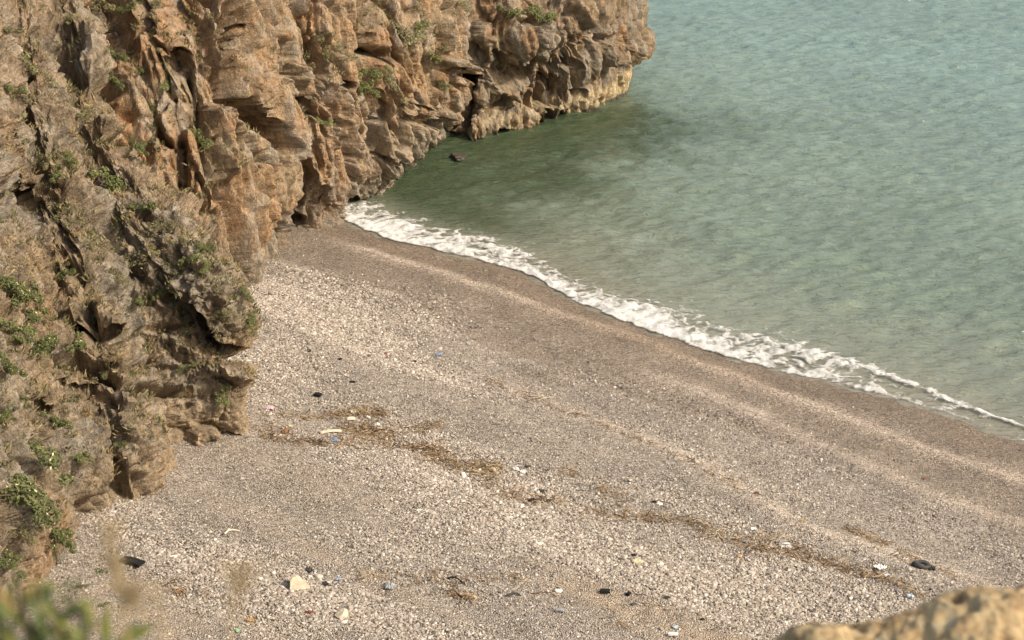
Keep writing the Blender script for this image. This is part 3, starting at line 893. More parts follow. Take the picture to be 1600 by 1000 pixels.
# ------------------------------------------------------------------ plants
def leaf_material(name, ramp, trans=0.25):
    m = NT(name, 0.6, 0.3)
    c = m.ramp(m.attr('leaf').outputs['Fac'], ramp)
    m.base(c)
    return m.m
M_GREEN = leaf_material('leaf_green', [(0.0, (.05, .06, .018)), (0.5, (.12, .135, .042)), (1.0, (.21, .215, .08))])
M_OLIVE = leaf_material('leaf_olive', [(0.0, (.065, .06, .026)), (0.5, (.155, .14, .062)), (1.0, (.28, .245, .12))])
M_DARKG = leaf_material('leaf_dark', [(0.0, (.035, .045, .014)), (0.5, (.085, .10, .03)), (1.0, (.17, .17, .06))])
M_STRAW = leaf_material('straw', [(0.0, (.15, .105, .05)), (0.5, (.30, .22, .11)), (1.0, (.45, .35, .19))])
M_TWIG = leaf_material('twig', [(0.0, (.09, .07, .05)), (0.5, (.19, .16, .125)), (1.0, (.32, .28, .23))])
M_BARK = leaf_material('bark', [(0.0, (.07, .05, .035)), (1.0, (.14, .10, .07))])
M_FLOWER = NT('flower', 0.7, 0.2); M_FLOWER.base((.62, .55, .30)); M_FLOWER = M_FLOWER.m

def unit(v): return v / np.maximum(np.linalg.norm(v, axis=-1, keepdims=True), 1e-9)

def leaves_mesh(name, mat, rng, centres, radii, n, lsize, squash=0.8):
    """folded leaf faces spread through lobes"""
    w = np.array(radii) ** 2; w /= w.sum()
    L = rng.choice(len(radii), n, p=w)
    d = unit(rng.normal(size=(n, 3)))
    rad = np.array(radii)[L] * rng.uniform(.45, 1.05, n) ** 0.6
    c = np.array(centres)[L] + d * rad[:, None] * np.array((1, 1, squash))
    c[:, 2] = np.maximum(c[:, 2], -0.35)
    nrm = unit(d + rng.normal(size=(n, 3)) * 0.7 + np.array((0, 0, .5)))
    a = unit(np.cross(nrm, rng.normal(size=(n, 3)))); b = np.cross(nrm, a)
    s = lsize * rng.uniform(.6, 1.3, n)[:, None]
    V = np.stack([c - a * s, c + b * s * .42 + nrm * s * .15, c + a * s, c - b * s * .42 + nrm * s * .15], 1).reshape(-1, 3)
    F = np.arange(n * 4).reshape(n, 4)
    o = mesh_obj(name, V, F, mat, smooth=False, link=False)
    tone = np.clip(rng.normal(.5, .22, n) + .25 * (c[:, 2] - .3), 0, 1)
    add_attr(o, 'leaf', np.repeat(tone, 4))
    return o.data

def tubes_mesh(name, mat, rng, paths, radius, sides=4, tones=None):
    V, F, T = [], [], []
    k0 = 0
    for idx, pth in enumerate(paths):
        pth = np.asarray(pth); m = len(pth)
        r = np.linspace(1, .45, m) * (radius[idx] if hasattr(radius, '__len__') else radius)
        tg = unit(np.gradient(pth, axis=0))
        ref = np.array((.31, .2, .93)) if abs(tg[0][2]) < .9 else np.array((1.0, .1, .05))
        e1 = unit(np.cross(tg, ref)); e2 = np.cross(tg, e1)
        for j in range(sides):
            a = 2 * math.pi * j / sides
            V.append(pth + (e1 * math.cos(a) + e2 * math.sin(a)) * r[:, None])
        base = k0 + np.arange(sides)[:, None] * m
        for j in range(sides):
            j2 = (j + 1) % sides
            for i in range(m - 1):
                F.append((k0 + j * m + i, k0 + j2 * m + i, k0 + j2 * m + i + 1, k0 + j * m + i + 1))
        T.append(np.full(sides * m, rng.uniform(0, 1) if tones is None else tones[idx]))
        k0 += sides * m
    o = mesh_obj(name, np.concatenate(V), np.array(F), mat, link=False)
    add_attr(o, 'leaf', np.concatenate(T))
    return o.data

def branch_paths(rng, n, spread=.8, h=.9, pts=4):
    out = []
    for _ in range(n):
        a = rng.uniform(0, 6.28); q = rng.uniform(.2, 1) * spread
        end = np.array((math.cos(a) * q, math.sin(a) * q, rng.uniform(.5, 1) * h))
        t = np.linspace(0, 1, pts)[:, None]
        mid = end * t; mid[:, 2] = end[2] * t[:, 0] ** .7
        out.append(mid + rng.normal(size=(pts, 3)) * .04 * t + np.array((0, 0, -.12)))
    return out

PROTO = {}
def protos():
    for v in range(3):
        r = np.random.default_rng(40 + v)
        for kind, mat, nl, ls in (('green', M_GREEN, 1150, .085), ('olive', M_OLIVE, 900, .08), ('dark', M_DARKG, 2000, .065)):
            nlobe = 7 + v
            cs = [(0, 0, .2)]; rs = [.45]
            for k in range(nlobe):
                a = r.uniform(0, 6.28); q = r.uniform(.4, 1.25)
                cs.append((math.cos(a) * q, math.sin(a) * q, r.uniform(.1, .6))); rs.append(r.uniform(.16, .40))
            fol = leaves_mesh('foliage', mat, r, cs, rs, nl, ls)
            st = tubes_mesh('stem', M_BARK, r, branch_paths(r, 10), .022)
            fl = leaves_mesh('blossom', M_FLOWER, r, cs, [q * 1.1 for q in rs], 60, .05) if kind == 'dark' else None
            PROTO[kind, v] = (fol, st, fl)
        blades = []
        for k in range(110):
            a = r.uniform(0, 6.28); q = r.uniform(.1, .95); rt = r.uniform(0, .3)
            t = np.linspace(0, 1, 4)[:, None]
            p = np.array((math.cos(a), math.sin(a), 0)) * (rt + (q - rt) * t ** 1.6) + np.array((0, 0, 1)) * r.uniform(.5, 1.0) * (t - .45 * t ** 2.5)
            blades.append(p - np.array((0, 0, .08)))
        PROTO['straw', v] = (tubes_mesh('blades', M_STRAW, r, blades, .014, 3), None, None)
        PROTO['twig', v] = (tubes_mesh('twigs', M_TWIG, r, branch_paths(r, 90, .95, .9, 5), .014, 3), None, None)
protos()

def frame_from(up, yaw):
    z = np.asarray(up, float); z /= np.linalg.norm(z)
    x = np.cross(z, (math.cos(yaw), math.sin(yaw), .3)); x /= np.linalg.norm(x)
    y = np.cross(z, x)
    return Matrix(((x[0], y[0], z[0]), (x[1], y[1], z[1]), (x[2], y[2], z[2]))).to_quaternion()

PN = {'green': ('shrub', 'shrub'), 'olive': ('shrub', 'shrub'), 'dark': ('flowering_shrub', 'shrub'), 'straw': ('grass_tuft', 'grass'), 'twig': ('dead_shrub', 'shrub')}
def plant(i, P, nrm, r, kind, label, group='plants growing on the cliffs', flat=1.0):
    fol, st, fl = PROTO[kind, i % 3]
    nm, cat = PN[kind]
    e = bpy.data.objects.new(nm, None); COL.objects.link(e)
    e.empty_display_size = 0.1
    e.location = P
    up = np.array((0, 0, 1.0)) * .75 + np.asarray(nrm) * .65
    e.rotation_mode = 'QUATERNION'; e.rotation_quaternion = frame_from(up, i * 2.4)
    e.scale = (r * random.uniform(.75, 1.3), r * random.uniform(.75, 1.3), r * random.uniform(.65, 1.0) * flat)
    tag(e, label, cat, group)
    for me, pn in ((fol, {'straw': 'blades', 'twig': 'twigs'}.get(kind, 'foliage')), (st, 'stem'), (fl, 'blossom')):
        if me is None: continue
        o = bpy.data.objects.new(pn, me); COL.objects.link(o); o.parent = e
    return e

PLANTS = [   # x, y, radius in photo pixels, kind, label
    (180, 285, 27, 'green', 'large bright green shrub near the top of the near slope, above bare grey twigs'),
    (226, 326, 17, 'green', 'green shrub just right of the bare grey twigs on the near slope'),
    (253, 352, 14, 'olive', 'olive shrub on the slope edge, last of the diagonal row below the large green shrub'),
    (205, 318, 21, 'twig', 'bare grey twiggy shrub under the large green shrub on the near slope'),
    (125, 182, 15, 'olive', 'round olive shrub alone on the bare grey upper slope'),
    (109, 254, 10, 'green', 'small round green shrub above and right of the slanting cave'),
    (90, 273, 10, 'green', 'small green shrub right above the upper end of the slanting cave'),
    (74, 250, 12, 'olive', 'dull olive shrub left of two small green shrubs above the slanting cave'),
    (181, 88, 13, 'green', 'upper green shrub in the gully between two grey slabs'),
    (175, 126, 14, 'green', 'lower, longer green shrub hanging in the gully between two grey slabs'),
    (148, 10, 18, 'olive', 'olive shrub at the top edge above the rounded grey block'),
    (208, 8, 13, 'green', 'dark green shrub at the top edge above the grey slabs'),
    (242, 5, 11, 'olive', 'olive tuft at the top edge left of the keyhole cave'),
    (211, 226, 13, 'dark', 'dark green shrub in the crack where near slope meets the tall cliff'),
    (262, 124, 9, 'green', 'small green shrub left of the keyhole cave'),
    (224, 112, 6, 'green', 'tiny green plant on the grey slab left of the keyhole cave'),
    (238, 167, 8, 'green', 'small green plant on the ledge below the grey slab'),
    (312, 214, 14, 'green', 'bright green bush inside the dark vertical slot of the tall cliff'),
    (12, 45, 14, 'olive', 'olive shrub at the far upper left of the slope'),
    (50, 108, 19, 'olive', 'wide dry olive shrub on the upper left slope'),
    (20, 140, 10, 'green', 'small green shrub at the left edge above the slanting cave'),
    (25, 447, 29, 'dark', 'big dark flowering shrub at the left edge under the slanting cave'),
    (12, 507, 18, 'green', 'green shrub at the left edge below the big dark flowering shrub'),
    (30, 537, 12, 'green', 'small green shrub beside the left edge, just above the long rock ledge'),
    (76, 533, 22, 'dark', 'wide dark flowering shrub above the long rock ledge'),
    (14, 577, 19, 'dark', 'dark flowering shrub at the left edge under the long rock ledge'),
    (32, 626, 8, 'green', 'tiny round green plant near the left edge below the ledge'),
    (9, 642, 15, 'green', 'green shrub cut by the left edge, beside a tiny round plant'),
    (86, 661, 19, 'dark', 'round dark shrub in the middle of the lower slope'),
    (186, 433, 12, 'olive', 'upright olive shrub in the middle of the near slope'),
    (97, 428, 12, 'dark', 'dark green shrub in the lower mouth of the slanting cave'),
    (224, 408, 14, 'olive', 'olive shrub left of the green cluster on the slope shoulder'),
    (279, 411, 13, 'olive', 'yellowish round shrub at the left end of the cluster on the slope shoulder'),
    (303, 401, 14, 'green', 'middle green shrub of the cluster on the slope shoulder'),
    (323, 390, 11, 'green', 'topmost green shrub of the cluster on the slope shoulder'),
    (321, 414, 10, 'green', 'lowest green shrub of the cluster on the slope shoulder'),
    (252, 456, 10, 'green', 'small green shrub in the middle of the knobbly slope'),
    (217, 478, 8, 'green', 'tiny green plant left of and below the middle of the knobbly slope'),
    (380, 459, 9, 'green', 'small green plant on the right outline of the near slope, upper one'),
    (388, 503, 10, 'green', 'bright green plant on the right outline of the near slope, lower one'),
    (359, 482, 9, 'olive', 'olive plant on the orange rock near the right outline, upper of two'),
    (346, 494, 9, 'olive', 'olive plant on the orange rock near the right outline, lower of two'),
    (289, 509, 12, 'olive', 'olive shrub left of the deep crack in the near slope'),
    (292, 571, 12, 'green', 'round green shrub above the right end of the long rock ledge'),
    (345, 619, 13, 'green', 'vivid green upright plant on the rocks just above the beach'),
    (187, 560, 15, 'straw', 'dry straw tuft hanging above the long rock ledge'),
    (165, 579, 11, 'olive', 'small olive shrub beneath a hanging straw tuft'),
    (296, 611, 15, 'straw', 'dry straw tuft at the right end of the long rock ledge'),
    (28, 752, 42, 'dark', 'largest dark flowering shrub, low at the left edge'),
    (86, 832, 25, 'dark', 'flowering shrub on the lowest rocks beside the beach'),
    (36, 822, 15, 'olive', 'olive shrub between the largest shrub and the lowest flowering shrub'),
    (112, 713, 17, 'green', 'green shrub right of the largest dark shrub, lower slope'),
    (191, 696, 7, 'green', 'tiny green plant on the fluted rock low on the slope'),
    (10, 878, 15, 'dark', 'dark shrub at the left edge low above the foreground leaves'),
    (56, 690, 13, 'olive', 'olive shrub above the largest dark shrub'),
    (135, 640, 12, 'straw', 'straw tuft on the soil bank under the long ledge'),
    (150, 470, 14, 'straw', 'straw tuft on the slope right of the slanting cave'),
    (115, 205, 13, 'straw', 'straw tuft below the round olive shrub on the upper slope'),
    (112, 120, 16, 'straw', 'pale straw tuft in the grassy gully of the upper slope'),
    (480, 84, 19, 'olive', 'hanging olive shrub on the tall orange cliff'),
    (509, 86, 8, 'green', 'small green plant right of the hanging olive shrub'),
    (506, 52, 9, 'olive', 'small olive plant above the hanging olive shrub'),
    (530, 76, 10, 'olive', 'olive plant midway between the hanging shrub and the dark hollow'),
    (583, 111, 16, 'green', 'bright green bush below the dark hollow of the tall cliff'),
    (572, 137, 14, 'green', 'second green bush, lower left of the bright one below the hollow'),
    (618, 140, 12, 'olive', 'olive shrub right of the two green bushes below the hollow'),
    (632, 50, 19, 'olive', 'broad olive shrub high on the tall cliff, right of the hollow'),
    (653, 38, 10, 'green', 'green plant at the upper right of the broad olive shrub'),
    (670, 86, 12, 'green', 'green shrub lower right of the broad olive shrub'),
    (692, 75, 9, 'olive', 'small olive shrub on the grey rib near the overhanging block'),
    (688, 131, 7, 'green', 'tiny green plant under the overhanging block'),
    (510, 191, 7, 'green', 'tiny green plant on the lower grey buttress'),
    (795, 20, 15, 'green', 'green shrub at the top edge over the headland block'),
    (842, 24, 15, 'green', 'vivid upright green shrub in the headland cleft'),
    (718, 6, 10, 'olive', 'olive tuft at the top edge where cliff and headland meet'),
    (560, 32, 8, 'olive', 'tiny olive plant above the dark hollow of the tall cliff'),
]
for i, (px, py, r, kind, label) in enumerate(PLANTS):
    P, nrm = on_cliff(px, py + r * 0.35)
    d = float((P - CAMP) @ FWD)
    plant(i, P + nrm * 0.06, nrm, r * d / FPX * 1.5, kind, label)
for i, (px, py, r, label) in enumerate([(158, 893, 9, 'small green plant growing in the shingle left of the black board'), (129, 916, 8, 'small green plant in the shingle at the foot of the rock, nearest the cliff'),
                                        (160, 946, 8, 'small green plant in the shingle below two others, lower left'), (106, 989, 9, 'dark little plant in the shingle beside the blurred foreground leaves')]):
    P = ground_rel(px, py)
    plant(i, P, (0, 0, 1), r * float((P - CAMP) @ FWD) / FPX, 'green', label, 'seedlings in the shingle', .6)

# dry grass and low scrub that nobody could count
def loose_blades(name, mat, idx, per, h, wid, rng, label, tone=(.5, .25), up_mix=.6):
    V, T = [], []
    P0 = SP[idx]; N0 = SN[idx]
    for k in range(per):
        a = rng.uniform(0, 6.28, len(idx)); lean = rng.uniform(.15, 1.0, len(idx))
        side = np.column_stack([np.cos(a), np.sin(a), np.zeros(len(idx))])
        up = unit(N0 * .5 + np.array((0, 0, up_mix)))
        dr = unit(up + side * lean[:, None])
        L = (h * rng.uniform(.5, 1.3, len(idx)))[:, None]
        b = P0 + rng.normal(size=(len(idx), 3)) * h * .35
        w = unit(np.cross(dr, rng.normal(size=(len(idx), 3)))) * wid
        mid = b + dr * L * .6
        tip = b + dr * L + np.array((0, 0, -.25)) * L * lean[:, None]
        V.append(np.stack([b - w, b + w, mid + w * .6, tip], 1).reshape(-1, 3))
        T.append(np.repeat(np.clip(rng.normal(tone[0], tone[1], len(idx)), 0, 1), 4))
    V = np.concatenate(V)
    o = mesh_obj(name, V, np.arange(len(V)).reshape(-1, 4), mat, smooth=False)
    add_attr(o, 'leaf', np.concatenate(T))
    return tag(o, label, kind='stuff')
nA = len(_sheets[2][0]); oA = len(SP) - nA
PA, NA = SP[oA:], SN[oA:]
vis = (SX[oA:] > -40) & (SY[oA:] > -40) & (SY[oA:] < 960) & (PA[:, 2] > 3.2)
gm = fbm(PA * 0.45 + 70, 4) + 0.25 * fbm(PA * 1.7, 3)
cand = np.nonzero(vis & (NA[:, 2] > .25) & (gm > .12))[0] + oA
loose_blades('dry_grass', M_STRAW, RNG.choice(cand, 1300, replace=False), 12, .18, .009, RNG, 'thin dry straw grass scattered over the near slope')
cand = np.nonzero(vis & (NA[:, 2] > .15) & (gm < .10) & (gm > -.25))[0] + oA
loose_blades('low_scrub', M_OLIVE, RNG.choice(cand, 2200, replace=False), 14, .15, .016, RNG, 'low dull green scrub clinging all over the near slope')
nM = len(_sheets[0][0])
gmM = fbm(SP[:nM] * 0.5 + 20, 4)
cand = np.nonzero((SY[:nM] > -40) & (SX[:nM] > 200) & (SP[:nM, 2] > 4.5) & (SN[:nM, 2] > .25) & (gmM > .15))[0]
loose_blades('cliff_scrub', M_OLIVE, RNG.choice(cand, 380, replace=False), 14, .17, .016, RNG, 'thin olive scrub on small ledges of the tall cliff')

# ------------------------------------------------------------------ wrack line
def polyline(pts, n, rng, spread):
    pts = np.array(pts, float); seg = np.linalg.norm(np.diff(pts, axis=0), axis=1); cum = np.concatenate(([0], np.cumsum(seg)))
    u = rng.uniform(0, cum[-1], n)
    return np.column_stack([np.interp(u, cum, pts[:, 0]), np.interp(u, cum, pts[:, 1])]) + rng.normal(size=(n, 2)) * np.array((spread * 1.6, spread))
WRACK = [([(425, 648), (480, 655), (530, 650)], 220, 3), ([(528, 650), (560, 644), (600, 650)], 520, 4), ([(408, 684), (450, 690), (520, 694), (600, 696), (665, 703), (700, 706)], 700, 3),
         ([(535, 680), (570, 672), (608, 684)], 700, 8), ([(620, 674), (660, 672), (690, 666)], 220, 4), ([(660, 706), (690, 720), (730, 734), (785, 736)], 900, 6), ([(690, 700), (640, 699)], 120, 4),
         ([(750, 754), (790, 770), (830, 786), (880, 788)], 560, 6), ([(905, 802), (960, 808), (1040, 812), (1090, 820)], 420, 3.5), ([(1080, 820), (1130, 840), (1180, 855), (1240, 866)], 560, 6),
         ([(1240, 866), (1290, 882), (1340, 895), (1390, 906), (1440, 936)], 560, 4), ([(752, 590), (830, 622), (905, 650), (990, 683), (1060, 712), (1130, 748), (1165, 770)], 380, 1.6),
         ([(1320, 826), (1350, 840), (1385, 858)], 240, 2.5), ([(1400, 866), (1450, 884), (1495, 900)], 110, 2), ([(570, 898), (640, 905), (720, 905), (840, 905)], 200, 5), ([(700, 925), (745, 938)], 120, 3),
         ([(930, 755), (970, 785)], 120, 5), ([(880, 738), (905, 745)], 70, 3), ([(405, 665), (450, 680)], 150, 6), ([(1185, 838), (1250, 858)], 140, 6), ([(250, 900), (330, 950)], 90, 8), ([(960, 910), (1000, 990)], 60, 20)]
paths, rads = [], []
for pts, n, sp in WRACK:
    for (x, y) in polyline(pts, int(n * .36), RNG, sp * 1.0):
        c = ground_rel_fast(x, y)
        L = RNG.uniform(.12, .55); a = math.atan2(T_DIR[1], T_DIR[0]) + RNG.normal() * .75
        dv = np.array((math.cos(a), math.sin(a), RNG.normal() * .12)) * L / 2
        bend = np.array((-dv[1], dv[0], abs(RNG.normal()) * .15)) * RNG.normal() * .35
        c = c + np.array((0, 0, .015 + abs(RNG.normal()) * .035))
        paths.append(np.array([c - dv, c + bend, c + dv])); rads.append(RNG.uniform(.006, .015))
M_REED = leaf_material('reed', [(0.0, (.06, .035, .02)), (0.35, (.24, .145, .07)), (0.75, (.42, .29, .15)), (1.0, (.62, .52, .36))])
wr = bpy.data.objects.new('reed_wrack', tubes_mesh('reed_wrack', M_REED, RNG, paths, rads, 3)); COL.objects.link(wr)
tag(wr, 'tide lines of brown broken reeds and twigs on the shingle', kind='stuff')

# ------------------------------------------------------------------ things washed up on the beach
def flat_mat(name, col, rough=.6, spec=.3, var=.25, scale=9):
    m = NT(name, rough, spec)
    k = m.ramp(m.noise(scale, 5, .6), [(.3, 1 - var), (.7, 1 + var)])
    m.base(m.mix(1.0, tuple(col), k, 'MULTIPLY')); m.normal(m.bump(m.noise(scale * 3, 4, .6), .01, .5))
    return m.m
DM = {k: flat_mat('debris_' + k, c, r) for k, c, r in (('black', (.012, .012, .011), .95), ('charcoal', (.05, .048, .047), .75), ('cream', (.68, .60, .45), .7), ('white', (.66, .65, .61), .6), ('grey', (.30, .30, .30), .6),
      ('blue', (.20, .25, .34), .5), ('paleblue', (.48, .58, .66), .45), ('pink', (.52, .38, .41), .6), ('red', (.26, .07, .05), .6), ('yellow', (.60, .54, .32), .7), ('orange', (.42, .27, .12), .7), ('brown', (.17, .09, .05), .8),
      ('rust', (.32, .16, .07), .85), ('wood', (.46, .36, .24), .85), ('green', (.28, .44, .26), .5), ('stone', (.55, .46, .34), .9), ('whitestone', (.72, .67, .58), .9), ('darkrock', (.06, .05, .04), .45))}
import bmesh
def ico(sub, r=1.0):
    bm_ = bmesh.new(); bmesh.ops.create_icosphere(bm_, subdivisions=sub, radius=r)
    V = np.array([v.co[:] for v in bm_.verts]); F = np.array([[v.index for v in f.verts] for f in bm_.faces]); bm_.free()
    return V, F
def shape_stone(rng, dims, sub=3, facets=7):
    V, F = ico(sub)
    for _ in range(facets):                       # cut flat faces
        n_ = unit(rng.normal(size=3)); c_ = rng.uniform(.45, .8)
        d_ = V @ n_ - c_
        V = V - np.maximum(d_, 0)[:, None] * n_
    V = V * (1 + .08 * fbm(V * 2.3 + rng.uniform(0, 50), 3))[:, None]
    return V * np.array(dims), F
def shape_board(rng, L, W, H):
    nx = 14
    V, F = [], []
    for i in range(nx):
        t = i / (nx - 1); x = (t - .5) * L
        rag = .12 * W * rng.normal() if i in (0, nx - 1) else .03 * W * rng.normal()
        w = W / 2 + rag * .5; h = H / 2
        bow = .05 * L * math.sin(t * math.pi)
        prof = [(-w, -h * .8), (-w * .92, h), (w * .92, h), (w, h * .8), (w, -h * .8), (-w * .92, -h)]
        dx = .04 * L * rng.normal() if i in (0, nx - 1) else 0
        V += [(x + dx, y, z + bow) for y, z in prof]
    for i in range(nx - 1):
        for j in range(6):
            j2 = (j + 1) % 6
            F.append((i * 6 + j, i * 6 + j2, (i + 1) * 6 + j2, (i + 1) * 6 + j))
    F.append(tuple(range(5, -1, -1))); F.append(tuple((nx - 1) * 6 + j for j in range(6)))
    return np.array(V), F
def shape_sheet(rng, L, W, H):
    """crumpled film with thickness"""
    n_ = 18
    u, v = np.meshgrid(np.linspace(-1, 1, n_), np.linspace(-1, 1, n_), indexing='ij')
    o_ = rng.uniform(0, 80)
    rr_ = 1 + .35 * fbm(np.column_stack([u.ravel(), v.ravel(), 0 * u.ravel() + o_]), 3)
    q = np.column_stack([u.ravel(), v.ravel()]) / np.maximum(1, np.hypot(u, v).ravel())[:, None] * rr_[:, None]
    z = np.abs(fbm(np.column_stack([q * 2.4, 0 * q[:, 0] + o_]), 4, .6)) * H * 1.6 + H * .25 * (1 - (q ** 2).sum(1).clip(0, 1))
    top = np.column_stack([q[:, 0] * L / 2, q[:, 1] * W / 2, z]); bot = top - np.array((0, 0, .012))
    f = grid_faces(n_, n_); V = np.concatenate([top, bot]); F = [tuple(a) for a in f] + [tuple(a[::-1] + n_ * n_) for a in f]
    ring = [i * n_ for i in range(n_)] + [(n_ - 1) * n_ + j for j in range(1, n_)] + [i * n_ + n_ - 1 for i in range(n_ - 2, -1, -1)] + [j for j in range(n_ - 2, 0, -1)]
    for a, b in zip(ring, ring[1:] + ring[:1]): F.append((a, b, b + n_ * n_, a + n_ * n_))
    return V, F
def shape_branch(rng, L, R):
    t = np.linspace(-.5, .5, 9)
    p = np.column_stack([t * L, .12 * L * np.sin(t * 5 + rng.uniform(0, 3)), .05 * L * np.cos(t * 4)])
    tw = [p, np.array([p[3], p[3] + (.1 * L, .12 * L, .04 * L), p[3] + (.16 * L, .2 * L, .03 * L)])]
    me = tubes_mesh('driftwood', None, rng, tw, [R, R * .6], 6)
    V = np.array([v.co[:] for v in me.vertices]); F = np.array([p_.vertices[:] for p_ in me.polygons]); bpy.data.meshes.remove(me)
    return V, F
def shape_bottle(rng, L, R):
    prof = [(-.5, .0), (-.5, .8), (-.47, 1), (-.2, 1), (-.18, .93), (.15, .93), (.17, 1), (.22, .95), (.36, .4), (.40, .36), (.44, .36), (.44, .44), (.5, .44), (.5, 0)]
    V, F = [], []
    k = 12
    for x, r in prof:
        for j in range(k): V.append((x * L, r * R * math.cos(6.2832 * j / k), R + r * R * math.sin(6.2832 * j / k)))
    for i in range(len(prof) - 1):
        for j in range(k): F.append((i * k + j, i * k + (j + 1) % k, (i + 1) * k + (j + 1) % k, (i + 1) * k + j))
    return np.array(V), F
def shape_tyre(rng, R):
    """collapsed rubber ring with a flap"""
    V, F = [], []
    nu_, nv_ = 28, 12
    for i in range(nu_):
        a = 2 * math.pi * i / nu_
        for j in range(nv_):
            b = 2 * math.pi * j / nv_
            rr_ = R * (.72 + .26 * math.cos(b))
            V.append((rr_ * math.cos(a) * 1.15, rr_ * math.sin(a) * .8, R * (.26 + .24 * math.sin(b)) * (1.15 - .45 * math.cos(a)) + .1 * R * math.sin(2 * a)))
    for i in range(nu_):
        for j in range(nv_):
            F.append((i * nv_ + j, ((i + 1) % nu_) * nv_ + j, ((i + 1) % nu_) * nv_ + (j + 1) % nv_, i * nv_ + (j + 1) % nv_))
    return np.array(V), F

